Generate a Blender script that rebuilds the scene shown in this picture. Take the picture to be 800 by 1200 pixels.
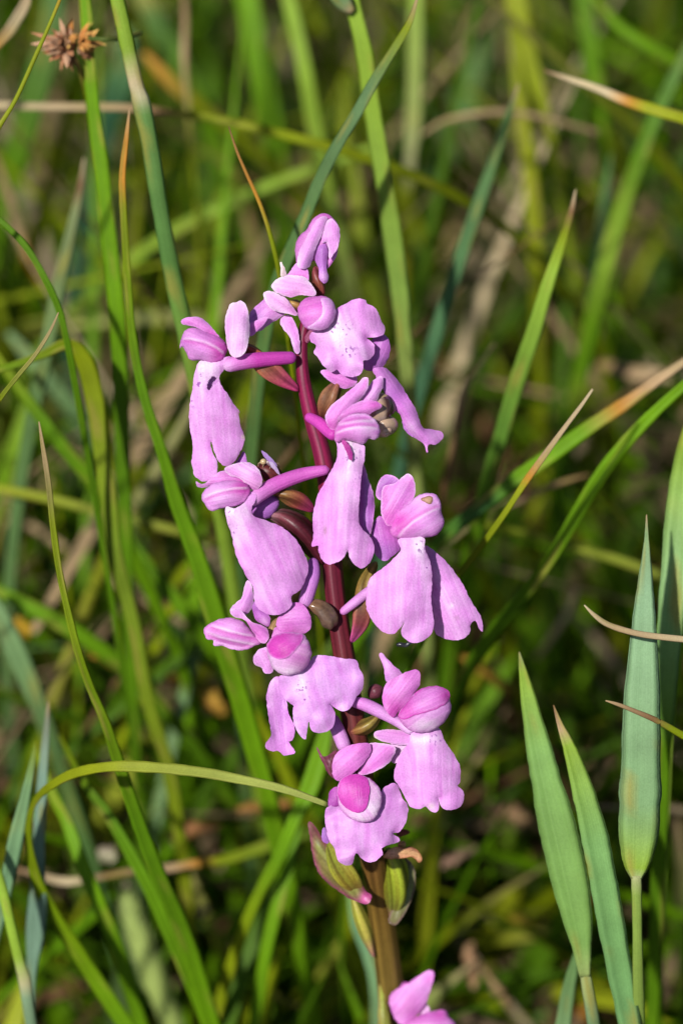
import bpy, math, random
import numpy as np
from mathutils import Vector, Matrix, noise
from mathutils.geometry import delaunay_2d_cdt

random.seed(11)
rng = np.random.default_rng(11)
scene = bpy.context.scene
for o in list(bpy.data.objects):
    bpy.data.objects.remove(o)
COL = scene.collection

# ------------------------------------------------------------------ camera
PITCH = math.radians(38)
FOCUS = 0.40                       # metres from lens to the flower spike
HEIGHT = 0.13                      # height of the middle of the spike above the soil
FV = Vector((0, math.cos(PITCH), -math.sin(PITCH)))
UV = Vector((0, math.sin(PITCH), math.cos(PITCH)))
RV = Vector((1, 0, 0))
CAM = Vector((0, 0, HEIGHT)) - FV * FOCUS
cam = bpy.data.cameras.new('camera')
cam.sensor_fit = 'VERTICAL'
cam.sensor_height = 36
cam.sensor_width = 24
cam.lens = 120
cam.clip_start = 0.02
cam.clip_end = 200
cam.dof.use_dof = True
cam.dof.focus_distance = FOCUS
cam.dof.aperture_fstop = 11
cam.dof.aperture_blades = 7
camo = bpy.data.objects.new('camera', cam)
camo.matrix_world = Matrix(((RV.x, UV.x, -FV.x, CAM.x), (RV.y, UV.y, -FV.y, CAM.y), (RV.z, UV.z, -FV.z, CAM.z), (0, 0, 0, 1)))
COL.objects.link(camo)
scene.camera = camo

# ------------------------------------------------------------------ light
SUNV = (RV * -0.38 + UV * 0.20 - FV * 0.90).normalized()     # towards the sun
elev = math.asin(SUNV.z)
azim = math.atan2(SUNV.x, SUNV.y)
world = bpy.data.worlds.new('World')
scene.world = world
world.use_nodes = True
wn = world.node_tree
sky = wn.nodes.new('ShaderNodeTexSky')
sky.sky_type = 'NISHITA'
sky.sun_disc = False
sky.sun_elevation = elev
sky.sun_rotation = azim
wn.links.new(sky.outputs[0], wn.nodes['Background'].inputs[0])
wn.nodes['Background'].inputs[1].default_value = 0.065
sun = bpy.data.lights.new('sun', 'SUN')
sun.energy = 4.8
sun.angle = math.radians(2.0)
sun.color = (1.0, 0.965, 0.92)
suno = bpy.data.objects.new('sun', sun)
suno.rotation_euler = (-SUNV).to_track_quat('-Z', 'Y').to_euler()
suno.location = SUNV * 2
COL.objects.link(suno)
scene.view_settings.view_transform = 'Standard'
scene.view_settings.look = 'None'
scene.view_settings.gamma = 1
scene.view_settings.exposure = 0.33
scene.render.engine = 'CYCLES'
scene.cycles.max_bounces = 8
scene.cycles.transparent_max_bounces = 8

# ------------------------------------------------------------------ helpers
U = 1e-4                           # one unit of the plan drawings: 0.1 mm at the spike


def P(x, y, d):
    """drawing point (x, y), d units behind the plane of the spike -> world"""
    dep = FOCUS + d * U
    k = U * dep / FOCUS
    return CAM + FV * dep + RV * ((x - 400) * k) - UV * ((y - 600) * k)


def PA(a):
    a = np.asarray(a, float)
    dep = FOCUS + a[:, 2] * U
    k = U * dep / FOCUS
    c, f, r, u = (np.array(v) for v in (CAM, FV, RV, UV))
    return c + dep[:, None] * f + ((a[:, 0] - 400) * k)[:, None] * r - ((a[:, 1] - 600) * k)[:, None] * u


def ground_d(x, y):
    v = FV * FOCUS + RV * ((x - 400) * U) - UV * ((y - 600) * U)
    t = -CAM.z / v.z
    return (t - 1) * FOCUS / U


def depth_of(p):
    return ((p - CAM).dot(FV) - FOCUS) / U


def new_mesh(name, verts, faces, mat, parent=None, cols=None, uvs=None, spots=None, smooth=True, sharp=None):
    me = bpy.data.meshes.new(name)
    me.from_pydata([tuple(v) for v in verts], [], [tuple(int(i) for i in f) for f in faces])
    if smooth:
        me.polygons.foreach_set('use_smooth', [True] * len(me.polygons))
    if cols is not None:
        at = me.color_attributes.new('pig', 'FLOAT_COLOR', 'POINT')
        c = np.ones((len(me.vertices), 4), np.float32)
        c[:, :3] = cols
        at.data.foreach_set('color', c.ravel())
    if spots is not None:
        at = me.attributes.new('spot', 'FLOAT', 'POINT')
        at.data.foreach_set('value', np.asarray(spots, np.float32))
    if uvs is not None:
        ul = me.uv_layers.new(name='UVMap')
        li = np.empty(len(me.loops), np.int32)
        me.loops.foreach_get('vertex_index', li)
        ul.data.foreach_set('uv', np.asarray(uvs, np.float32)[li].ravel())
    me.materials.append(mat)
    me.update()
    if sharp is not None:
        ev = np.empty(len(me.edges) * 2, np.int32)
        me.edges.foreach_get('vertices', ev)
        ev = np.sort(ev.reshape(-1, 2), axis=1)
        key = ev[:, 0].astype(np.int64) * 1000003 + ev[:, 1]
        sk = np.sort(np.asarray(sharp), axis=1)
        sk = sk[:, 0].astype(np.int64) * 1000003 + sk[:, 1]
        at = me.attributes.new('sharp_edge', 'BOOLEAN', 'EDGE')
        at.data.foreach_set('value', np.isin(key, sk))
    o = bpy.data.objects.new(name, me)
    COL.objects.link(o)
    if parent is not None:
        o.parent = parent
        o.matrix_parent_inverse = parent_world(parent).inverted()
    return o


def parent_world(o):
    m = o.matrix_basis.copy()
    if o.parent is not None:
        return parent_world(o.parent) @ o.matrix_parent_inverse @ m
    return m


def empty(name, loc, parent=None):
    o = bpy.data.objects.new(name, None)
    o.empty_display_size = 0.005
    COL.objects.link(o)
    o.location = loc
    if parent is not None:
        o.parent = parent
        o.matrix_parent_inverse = parent_world(parent).inverted()
    return o


def tag(o, label=None, cat=None, group=None, kind=None):
    if label:
        o['label'] = label
    if cat:
        o['category'] = cat
    if group:
        o['group'] = group
    if kind:
        o['kind'] = kind
    return o


# ------------------------------------------------------------------ materials
def tissue(name, rough=0.5, spec=0.4, trans=0.2, vein=0.25, vein_scale=(60, 4), grain=0.1, grain_scale=9000,
           bump=0.25, sss=0.0, spots=False, vein_dark=(0.55, 0.5, 0.55), coat=0.0):
    m = bpy.data.materials.new(name)
    m.use_nodes = True
    nt = m.node_tree
    N, L = nt.nodes, nt.links
    bs = N['Principled BSDF']
    out = N['Material Output']
    at = N.new('ShaderNodeAttribute')
    at.attribute_name = 'pig'
    uv = N.new('ShaderNodeUVMap')
    mp = N.new('ShaderNodeMapping')
    mp.inputs['Scale'].default_value = (vein_scale[0], vein_scale[1], 1)
    L.new(uv.outputs[0], mp.inputs[0])
    oi = N.new('ShaderNodeObjectInfo')
    cx = N.new('ShaderNodeCombineXYZ')
    mul = N.new('ShaderNodeMath')
    mul.operation = 'MULTIPLY'
    mul.inputs[1].default_value = 37
    L.new(oi.outputs['Random'], mul.inputs[0])
    L.new(mul.outputs[0], cx.inputs[2])
    L.new(cx.outputs[0], mp.inputs['Location'])
    nv = N.new('ShaderNodeTexNoise')
    nv.inputs['Scale'].default_value = 1.0
    nv.inputs['Detail'].default_value = 3
    L.new(mp.outputs[0], nv.inputs['Vector'])
    rv = N.new('ShaderNodeValToRGB')
    rv.color_ramp.elements[0].position = 0.36
    rv.color_ramp.elements[1].position = 0.60
    L.new(nv.outputs['Fac'], rv.inputs[0])
    # veins: deeper pigment
    mv = N.new('ShaderNodeMix')
    mv.data_type = 'RGBA'
    mv.blend_type = 'MULTIPLY'
    mv.inputs['B'].default_value = (*vein_dark, 1)
    inv = N.new('ShaderNodeMath')
    inv.operation = 'MULTIPLY_ADD'
    inv.inputs[1].default_value = -vein
    inv.inputs[2].default_value = vein
    L.new(rv.outputs[0], inv.inputs[0])
    L.new(inv.outputs[0], mv.inputs['Factor'])
    L.new(at.outputs['Color'], mv.inputs['A'])
    # fine cells
    tc = N.new('ShaderNodeTexCoord')
    ng = N.new('ShaderNodeTexNoise')
    ng.inputs['Scale'].default_value = grain_scale
    ng.inputs['Detail'].default_value = 2
    L.new(tc.outputs['Object'], ng.inputs['Vector'])
    mr = N.new('ShaderNodeMapRange')
    mr.inputs[1].default_value = 0.3
    mr.inputs[2].default_value = 0.7
    mr.inputs[3].default_value = 1 - grain
    mr.inputs[4].default_value = 1 + grain
    L.new(ng.outputs['Fac'], mr.inputs[0])
    n2 = N.new('ShaderNodeTexNoise')
    n2.inputs['Scale'].default_value = grain_scale / 16
    n2.inputs['Detail'].default_value = 3
    L.new(tc.outputs['Object'], n2.inputs['Vector'])
    mr2 = N.new('ShaderNodeMapRange')
    mr2.inputs[1].default_value = 0.3
    mr2.inputs[2].default_value = 0.7
    mr2.inputs[3].default_value = 1 - grain
    mr2.inputs[4].default_value = 1 + grain
    L.new(n2.outputs['Fac'], mr2.inputs[0])
    mm = N.new('ShaderNodeMath')
    mm.operation = 'MULTIPLY'
    L.new(mr.outputs[0], mm.inputs[0])
    L.new(mr2.outputs[0], mm.inputs[1])
    vm = N.new('ShaderNodeVectorMath')
    vm.operation = 'SCALE'
    L.new(mv.outputs['Result'], vm.inputs[0])
    L.new(mm.outputs[0], vm.inputs['Scale'])
    colour = vm.outputs[0]
    if spots:
        sa = N.new('ShaderNodeAttribute')
        sa.attribute_name = 'spot'
        ns = N.new('ShaderNodeTexNoise')
        ns.inputs['Scale'].default_value = 2600
        ns.inputs['Detail'].default_value = 1
        L.new(tc.outputs['Object'], ns.inputs['Vector'])
        rs = N.new('ShaderNodeValToRGB')
        rs.color_ramp.elements[0].position = 0.60
        rs.color_ramp.elements[1].position = 0.66
        L.new(ns.outputs['Fac'], rs.inputs[0])
        ms = N.new('ShaderNodeMath')
        ms.operation = 'MULTIPLY'
        L.new(rs.outputs[0], ms.inputs[0])
        L.new(sa.outputs['Fac'], ms.inputs[1])
        mx = N.new('ShaderNodeMix')
        mx.data_type = 'RGBA'
        mx.inputs['B'].default_value = (0.28, 0.07, 0.36, 1)
        L.new(ms.outputs[0], mx.inputs['Factor'])
        L.new(colour, mx.inputs['A'])
        colour = mx.outputs['Result']
    L.new(colour, bs.inputs['Base Color'])
    bs.inputs['Roughness'].default_value = rough
    bs.inputs['Specular IOR Level'].default_value = spec
    bs.inputs['Coat Weight'].default_value = coat
    bs.inputs['Coat Roughness'].default_value = 0.12
    if sss > 0:
        bs.inputs['Subsurface Weight'].default_value = sss
        bs.inputs['Subsurface Radius'].default_value = (1.0, 0.5, 0.9)
        bs.inputs['Subsurface Scale'].default_value = 0.0006
    ad = N.new('ShaderNodeMath')
    ad.operation = 'MULTIPLY_ADD'
    ad.inputs[1].default_value = 0.5
    L.new(ng.outputs['Fac'], ad.inputs[0])
    L.new(nv.outputs['Fac'], ad.inputs[2])
    bp = N.new('ShaderNodeBump')
    bp.inputs['Strength'].default_value = bump
    bp.inputs['Distance'].default_value = 0.00025
    L.new(ad.outputs[0], bp.inputs['Height'])
    L.new(bp.outputs[0], bs.inputs['Normal'])
    if trans > 0:
        tr = N.new('ShaderNodeBsdfTranslucent')
        L.new(colour, tr.inputs['Color'])
        mxs = N.new('ShaderNodeMixShader')
        mxs.inputs[0].default_value = trans
        L.new(bs.outputs[0], mxs.inputs[1])
        L.new(tr.outputs[0], mxs.inputs[2])
        L.new(mxs.outputs[0], out.inputs['Surface'])
    return m


M_PETAL = tissue('petal_tissue', rough=0.42, spec=0.30, trans=0.30, vein=0.38, vein_scale=(17, 0.7), grain=0.11, grain_scale=5200,
                 bump=0.32, spots=True, vein_dark=(0.80, 0.50, 0.82))
M_STEM = tissue('stem_tissue', rough=0.42, spec=0.16, trans=0.0, vein=0.45, vein_scale=(14, 0.35), grain=0.10, grain_scale=4000, bump=0.07)
M_OVARY = tissue('ovary_tissue', rough=0.38, spec=0.22, trans=0.12, vein=0.7, vein_scale=(11, 0.5), grain=0.16, grain_scale=3000, bump=0.16, vein_dark=(0.45, 0.3, 0.35))
M_GLOSS = tissue('moist_tissue', rough=0.22, spec=0.5, trans=0.2, vein=0.3, vein_scale=(6, 3), grain=0.2, grain_scale=2500, bump=0.16, coat=0.3)
M_GRASS = tissue('grass_tissue', rough=0.5, spec=0.12, trans=0.30, vein=0.24, vein_scale=(17, 1.5), grain=0.08, grain_scale=5000,
                 bump=0.3, vein_dark=(0.55, 0.62, 0.5))
M_DRY = tissue('dry_tissue', rough=0.75, spec=0.2, trans=0.15, vein=0.5, vein_scale=(9, 8), grain=0.2, bump=0.5, vein_dark=(0.5, 0.42, 0.35))
M_SHELL = tissue('shell_tissue', rough=0.22, spec=0.6, trans=0.2, vein=0.15, vein_scale=(5, 60), grain=0.08, bump=0.12, coat=0.5)

# pigments (linear base colours)
LIL = (0.685, 0.325, 0.69)
PALE = (0.77, 0.50, 0.78)
WHI = (0.82, 0.70, 0.82)
PINK = (0.66, 0.23, 0.61)
MAG = (0.58, 0.065, 0.43)
DEEP = (0.42, 0.035, 0.28)
PUR = (0.46, 0.17, 0.54)
VIO = (0.36, 0.14, 0.48)


def S(ox, oy, k, pts):
    return [(ox + p[0] / k, oy + p[1] / k) for p in pts]


def catmull(pts, n, closed=True):
    pts = [np.array(p, float) for p in pts]
    m = len(pts)
    out = []
    rngi = range(m) if closed else range(m - 1)
    for i in rngi:
        if closed:
            p0, p1, p2, p3 = pts[i - 1], pts[i], pts[(i + 1) % m], pts[(i + 2) % m]
        else:
            p0, p1, p2, p3 = pts[max(i - 1, 0)], pts[i], pts[i + 1], pts[min(i + 2, m - 1)]
        for j in range(n):
            t = j / n
            out.append(0.5 * ((2 * p1) + (-p0 + p2) * t + (2 * p0 - 5 * p1 + 4 * p2 - p3) * t * t + (-p0 + 3 * p1 - 3 * p2 + p3) * t ** 3))
    if not closed:
        out.append(pts[-1])
    return np.array(out)


def resample_closed(p, step):
    q = np.vstack([p, p[:1]])
    seg = np.linalg.norm(np.diff(q, axis=0), axis=1)
    s = np.concatenate([[0], np.cumsum(seg)])
    n = max(8, int(s[-1] / step))
    t = np.linspace(0, s[-1], n, endpoint=False)
    return np.stack([np.interp(t, s, q[:, 0]), np.interp(t, s, q[:, 1])], 1)


def inside(poly, pts):
    x, y = pts[:, 0], pts[:, 1]
    r = np.zeros(len(pts), bool)
    n = len(poly)
    j = n - 1
    for i in range(n):
        xi, yi = poly[i]
        xj, yj = poly[j]
        if yi != yj:
            c = ((yi > y) != (yj > y)) & (x < (xj - xi) * (y - yi) / (yj - yi) + xi)
            r ^= c
        j = i
    return r


def vnoise(a, f, seed):
    return np.array([noise.noise(Vector((p[0] * f + seed * 7.1, p[1] * f - seed * 3.3, seed * 1.7))) for p in a])


SEED = [0]
SHAPE = {}


def petal(name, parent, outline, d, base=LIL, pig=(), axis=None, fold=0.0, fpow=1.6, bend=0.0, tilt=(0, 0), puff=0.0,
          back=None, thick=1.3, wave=2.6, wfreq=0.05, edge=None, spots=(), hole=None, step=2.4, mat=None, label=None, ripple=0.0, on=None, lift=1.5, seams=(), deep=(0.93, 0.55, 0.90), lite=(1.12, 1.55, 1.14)):
    """A sheet of living tissue cut to its own outline and given depth: fold, bend, bulge, ripples, real thickness."""
    SEED[0] += 1
    sd = SEED[0]
    poly = resample_closed(catmull(outline, 8), step)
    # slightly irregular margin
    nb = len(poly)
    e = np.array([noise.noise(Vector((p[0] * 0.22, p[1] * 0.22, sd * 3.1))) + 0.5 * noise.noise(Vector((p[0] * 0.5, p[1] * 0.5, sd * 2.1))) for p in poly])
    cen = poly.mean(0)
    tang = np.roll(poly, -1, 0) - np.roll(poly, 1, 0)
    nor = np.stack([tang[:, 1], -tang[:, 0]], 1)
    nor /= np.linalg.norm(nor, axis=1)[:, None] + 1e-9
    poly = poly + nor * (e * 0.8)[:, None]
    lo, hi = poly.min(0), poly.max(0)
    gx, gy = np.meshgrid(np.arange(lo[0], hi[0], step), np.arange(lo[1], hi[1], step * 0.866))
    gx = gx + (np.arange(gx.shape[0]) % 2)[:, None] * step * 0.5
    g = np.stack([gx.ravel(), gy.ravel()], 1)
    g = g[inside(poly, g)]
    if len(g):
        dm = np.sqrt(((g[:, None, :] - poly[None]) ** 2).sum(2)).min(1)
        g = g[dm > step * 0.55]
    pts = np.vstack([poly, g]) if len(g) else poly
    co, _, tri, *_ = delaunay_2d_cdt([Vector(p) for p in pts], [(i, (i + 1) % nb) for i in range(nb)], [], 1, 1e-4)
    v = np.array([(c.x, c.y) for c in co])
    tri = np.array([t for t in tri if len(t) == 3])
    cent = v[tri].mean(1)
    tri = tri[inside(poly, cent)]
    if hole is not None:
        hp = catmull(hole, 5)
        tri = tri[~inside(hp, v[tri].mean(1))]
    used = np.unique(tri)
    rm = -np.ones(len(v), int)
    rm[used] = np.arange(len(used))
    v = v[used]
    tri = rm[tri]
    # consistent winding
    a, b, c = v[tri[:, 0]], v[tri[:, 1]], v[tri[:, 2]]
    area = (b[:, 0] - a[:, 0]) * (c[:, 1] - a[:, 1]) - (b[:, 1] - a[:, 1]) * (c[:, 0] - a[:, 0])
    fl = area < 0
    tri[fl] = tri[fl][:, ::-1]
    de = np.concatenate([tri[:, [0, 1]], tri[:, [1, 2]], tri[:, [2, 0]]])
    es = {}
    for i, j in de:
        es[(i, j)] = 1
    bedge = [(i, j) for (i, j) in es if (j, i) not in es]
    bidx = np.unique(np.array(bedge).ravel())
    isb = np.zeros(len(v), bool)
    isb[bidx] = True
    # membrane height (zero on the margin)
    n = len(v)
    ue = np.unique(np.sort(de, axis=1), axis=0)
    deg = np.bincount(ue[:, 0], minlength=n) + np.bincount(ue[:, 1], minlength=n)
    h = np.zeros(n)
    for _ in range(260):
        s = np.bincount(ue[:, 0], h[ue[:, 1]], n) + np.bincount(ue[:, 1], h[ue[:, 0]], n)
        h = (s + 1) / deg
        h[isb] = 0
    hm = h.max() if h.max() > 0 else 1
    h = h / hm
    dist = np.sqrt(((v[:, None, :] - v[bidx][None]) ** 2).sum(2)).min(1)
    if axis is None:
        c0 = v.mean(0)
        w, ev = np.linalg.eigh(np.cov((v - c0).T))
        a1 = ev[:, 1]
        if a1[1] < 0:
            a1 = -a1
        L2 = ((v - c0) @ a1)
        ax0, ax1 = c0 + a1 * L2.min(), c0 + a1 * L2.max()
    else:
        ax0, ax1 = np.array(axis[0], float), np.array(axis[1], float)
    ad = ax1 - ax0
    al = np.linalg.norm(ad)
    ad = ad / al
    t = ((v - ax0) @ ad) / al
    sg = (v - ax0) @ np.array([-ad[1], ad[0]])
    W = max(1e-6, np.abs(sg).max())
    c0 = v.mean(0)
    D = d + tilt[0] * (v[:, 0] - c0[0]) + tilt[1] * (v[:, 1] - c0[1])
    if on is not None:
        bv, bf = SHAPE[on.name]
        q2 = ((v[:, None, :] - bv[None]) ** 2).sum(2)
        ix = np.argsort(q2, axis=1)[:, :6]
        w6 = 1 / (np.take_along_axis(q2, ix, 1) + 0.5)
        D = (bf[ix] * w6).sum(1) / w6.sum(1) - lift
    D = D + fold * (np.abs(sg) / W) ** fpow + bend * (2 * t - 1) ** 2
    if wave:
        ew = np.clip(1 - h, 0, 1) ** 1.5
        D = D + wave * ew * vnoise(v, wfreq, sd) * 2.2
    D = D + 1.3 * vnoise(v, 0.035, sd + 50)
    if ripple:
        D = D + ripple * np.sin(sg * 0.55 + 1.5 * vnoise(v, 0.03, sd + 9)) * h
    prof = np.sqrt(h)
    if back is None:
        F = D - puff * 0.42 * (0.75 * h ** 0.9 + 0.25 * prof)
        B = F + thick * (0.45 + 0.55 * np.clip(dist / 4, 0, 1))
    else:
        F = D - 0.8 * puff * (0.4 * h + 0.6 * prof)
        B = D + back * prof + 0.6
    seam = None
    if name == 'hood' and back is not None and seams:
        q = sg / W
        for (o_, a_, dr) in seams:
            cur = o_ + a_ * np.sin(np.pi * np.clip(t, 0, 1)) + 0.04 * vnoise(v, 0.08, sd + 3)
            stp = 1 / (1 + np.exp(-dr * (q - cur) * W / 0.9))
            F = F + 2.6 * stp * np.clip(h * 3, 0, 1)
            ln = np.exp(-(((q - cur) * W + dr * 1.6) / 1.5) ** 2) * np.clip(h * 3, 0, 1)
            lo_ = np.exp(-(((q - cur) * W - dr * 1.8) / 2.2) ** 2) * np.clip(h * 3, 0, 1)
            seam = (ln, lo_) if seam is None else (np.maximum(seam[0], ln), np.maximum(seam[1], lo_))
    # colours
    colr = np.tile(np.array(base, float), (n, 1))
    if edge is not None:
        ec, er = edge
        k = np.clip(1 - dist / er, 0, 1)[:, None] ** 1.3
        colr = colr * (1 - k) + np.array(ec) * k
    if parent is not None and parent.name in FC and name in ('sepal', 'hood', 'tepal', 'petal') and on is None:
        fx, fy = FC[parent.name]
        pig = [(fx, fy, 22, MAG, 0.5)] + list(pig)
    for (x, y, r, cc, st) in pig:
        rx, ry = (r, r) if not isinstance(r, tuple) else r
        k = st * np.exp(-(((v[:, 0] - x) / rx) ** 2 + ((v[:, 1] - y) / ry) ** 2))
        k = np.clip(k, 0, 1)[:, None]
        colr = colr * (1 - k) + np.array(cc) * k
    st_ = vnoise(np.column_stack([sg * 4.5, t * al * 0.7]), 0.04, sd + 31) + 0.6 * vnoise(v, 0.07, sd + 77)
    kk = np.clip(st_, 0, 1)[:, None] * 0.55
    colr = colr * (1 - kk) + colr * np.array(deep) * kk
    kk = np.clip(-st_, 0, 1)[:, None] * 0.42
    colr = colr * (1 - kk) + np.minimum(colr * np.array(lite), 0.84) * kk
    colr = colr * (1 + 0.10 * vnoise(v, 0.06, sd + 20))[:, None]
    if seam is not None:
        k = 0.6 * seam[0][:, None]
        colr = colr * (1 - k) + np.array(WHI) * k
        k = 0.45 * seam[1][:, None]
        colr = colr * (1 - k) + np.array(MAG) * k
    colr = np.clip(colr, 0.005, 0.84)
    sp = np.zeros(n)
    for (x, y, r) in spots:
        sp = np.maximum(sp, np.exp(-((v[:, 0] - x) ** 2 + (v[:, 1] - y) ** 2) / r ** 2))
    V = np.vstack([PA(np.column_stack([v, F])), PA(np.column_stack([v, B]))])
    faces = [tuple(f[::-1]) for f in tri] + [tuple(f + n) for f in tri]
    faces += [(i, j, j + n, i + n) for (i, j) in bedge]
    uvs = np.column_stack([sg / W * 0.5 + 0.5 + 0.12 * (sg / W) * (t - 0.5), t * al / 60.0])
    ob = tag(new_mesh(name, V, faces, mat or M_PETAL, parent, np.vstack([colr, colr]), np.vstack([uvs, uvs]), np.concatenate([sp, sp]),
                        sharp=None if back is not None else [(i, j) for (i, j) in bedge] + [(i + n, j + n) for (i, j) in bedge]), label)
    SHAPE[ob.name] = (v, F)
    return ob


def frames(pts):
    """parallel transport frames along a path"""
    T = np.gradient(pts, axis=0)
    T /= np.linalg.norm(T, axis=1)[:, None] + 1e-12
    n0 = np.cross(T[0], np.array(RV))
    if np.linalg.norm(n0) < 1e-3:
        n0 = np.cross(T[0], np.array(UV))
    n0 /= np.linalg.norm(n0)
    Ns = [n0]
    for i in range(1, len(pts)):
        m = Ns[-1] - T[i] * np.dot(Ns[-1], T[i])
        m /= np.linalg.norm(m) + 1e-12
        Ns.append(m)
    Ns = np.array(Ns)
    return T, Ns, np.cross(T, Ns)


def tube_world(name, parent, wp, wr, cols, mat, sides=24, ribs=0, ribd=0.0, twist=0.0, label=None, bumps=0.0, closed_ends=True):
    T, A, B = frames(wp)
    n = len(wp)
    V, C, UVs = [], [], []
    s = np.concatenate([[0], np.cumsum(np.linalg.norm(np.diff(wp, axis=0), axis=1))])
    for i in range(n):
        for j in range(sides):
            th = 2 * math.pi * j / sides
            rc = math.cos(ribs * (th + twist * i / n))
            r = wr[i] * (1 + ribd * 1.6 * (abs(rc) ** 0.6 * (1 if rc > 0 else -1)))
            if bumps:
                r *= 1 + bumps * noise.noise(Vector((math.cos(th) * 1.5, math.sin(th) * 1.5, s[i] * 400 + SEED[0])))
            V.append(wp[i] + (A[i] * math.cos(th) + B[i] * math.sin(th)) * r)
            g = 1 + (0.38 * rc if ribs else 0)
            C.append(np.array(cols[i]) * g)
            UVs.append((j / sides * 2 if j <= sides / 2 else 2 - j / sides * 2, s[i] * 100))
    F = []
    for i in range(n - 1):
        for j in range(sides):
            k = (j + 1) % sides
            F.append((i * sides + j, i * sides + k, (i + 1) * sides + k, (i + 1) * sides + j))
    if closed_ends:
        F.append(tuple(range(sides))[::-1])
        F.append(tuple((n - 1) * sides + j for j in range(sides)))
    SEED[0] += 1
    o = new_mesh(name, V, F, mat, parent, np.clip(np.array(C), 0.004, 0.84), UVs, np.zeros(len(V)))
    return tag(o, label)


def tube(name, parent, pts, mat=None, cols=None, n=6, round_end=(True, True), **kw):
    """pts: (x, y, d, r); cols: one colour or a colour per point"""
    p = catmull(pts, n, closed=False)
    m = len(pts)
    if cols is None:
        cols = MAG
    if not isinstance(cols, list):
        cols = [cols] * m
    ca = np.array(cols, float)
    tt = np.linspace(0, m - 1, len(p))
    cc = np.stack([np.interp(tt, np.arange(m), ca[:, k]) for k in range(3)], 1)
    r = p[:, 3].copy()
    s = np.concatenate([[0], np.cumsum(np.linalg.norm(np.diff(p[:, :3], axis=0), axis=1))])
    if round_end[0]:
        R = max(p[0, 3], 0.1)
        r = r * np.sqrt(np.clip(1 - (1 - np.clip((s + 0.04 * R) / R, 0, 1)) ** 2, 0.01, 1))
    if round_end[1]:
        R = max(p[-1, 3], 0.1)
        r = r * np.sqrt(np.clip(1 - (1 - np.clip((s[-1] - s + 0.04 * R) / R, 0, 1)) ** 2, 0.01, 1))
    if mat is M_OVARY:
        ss = s / s[-1]
        r = r * (0.45 + 0.55 * np.clip(np.sin(np.pi * np.clip(ss, 0, 1)), 0, 1) ** 0.7)
    wp = PA(p[:, :3])
    wr = r * U * (FOCUS + p[:, 2] * U) / FOCUS
    return tube_world(name, parent, wp, wr, cc, mat or M_PETAL, **kw)


# ------------------------------------------------------------------ ground
def build_ground():
    m = bpy.data.materials.new('soil')
    m.use_nodes = True
    nt = m.node_tree
    N, L = nt.nodes, nt.links
    bs = N['Principled BSDF']
    tc = N.new('ShaderNodeTexCoord')
    n1 = N.new('ShaderNodeTexNoise')
    n1.inputs['Scale'].default_value = 60
    n1.inputs['Detail'].default_value = 8
    L.new(tc.outputs['Object'], n1.inputs['Vector'])
    r = N.new('ShaderNodeValToRGB')
    r.color_ramp.elements[0].color = (0.008, 0.005, 0.003, 1)
    r.color_ramp.elements[0].position = 0.35
    r.color_ramp.elements[1].color = (0.05, 0.030, 0.016, 1)
    r.color_ramp.elements[1].position = 0.68
    L.new(n1.outputs['Fac'], r.inputs[0])
    L.new(r.outputs[0], bs.inputs['Base Color'])
    bs.inputs['Roughness'].default_value = 0.95
    b = N.new('ShaderNodeBump')
    b.inputs['Distance'].default_value = 0.003
    L.new(n1.outputs['Fac'], b.inputs['Height'])
    L.new(b.outputs[0], bs.inputs['Normal'])
    k = 150
    q = np.linspace(-1, 1, k)
    c = np.sign(q) * (np.abs(q) * 0.7 + 40 * np.abs(q) ** 9)
    X, Y = np.meshgrid(c, c + 0.25)
    V = []
    for x, y in zip(X.ravel(), Y.ravel()):
        z = 0.010 * noise.noise(Vector((x * 9, y * 9, 3))) + 0.005 * noise.noise(Vector((x * 40, y * 40, 8)))
        V.append((x, y, z - 0.004))
    F = [(i * k + j, i * k + j + 1, (i + 1) * k + j + 1, (i + 1) * k + j) for i in range(k - 1) for j in range(k - 1)]
    o = new_mesh('ground', V, F, m)
    tag(o, kind='structure')


build_ground()

# ------------------------------------------------------------------ background grass as masses nobody could count
BR = (0.125, 0.265, 0.002)
GR = (0.085, 0.190, 0.003)
DK = (0.045, 0.10, 0.003)
OL = (0.18, 0.225, 0.004)
LT = (0.23, 0.355, 0.035)
YG = (0.28, 0.32, 0.012)
BL = (0.085, 0.17, 0.045)
BP = (0.19, 0.31, 0.13)
TAN = (0.40, 0.28, 0.15)
PTAN = (0.52, 0.42, 0.25)
BRN = (0.19, 0.10, 0.045)
ORG = (0.48, 0.22, 0.03)


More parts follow.
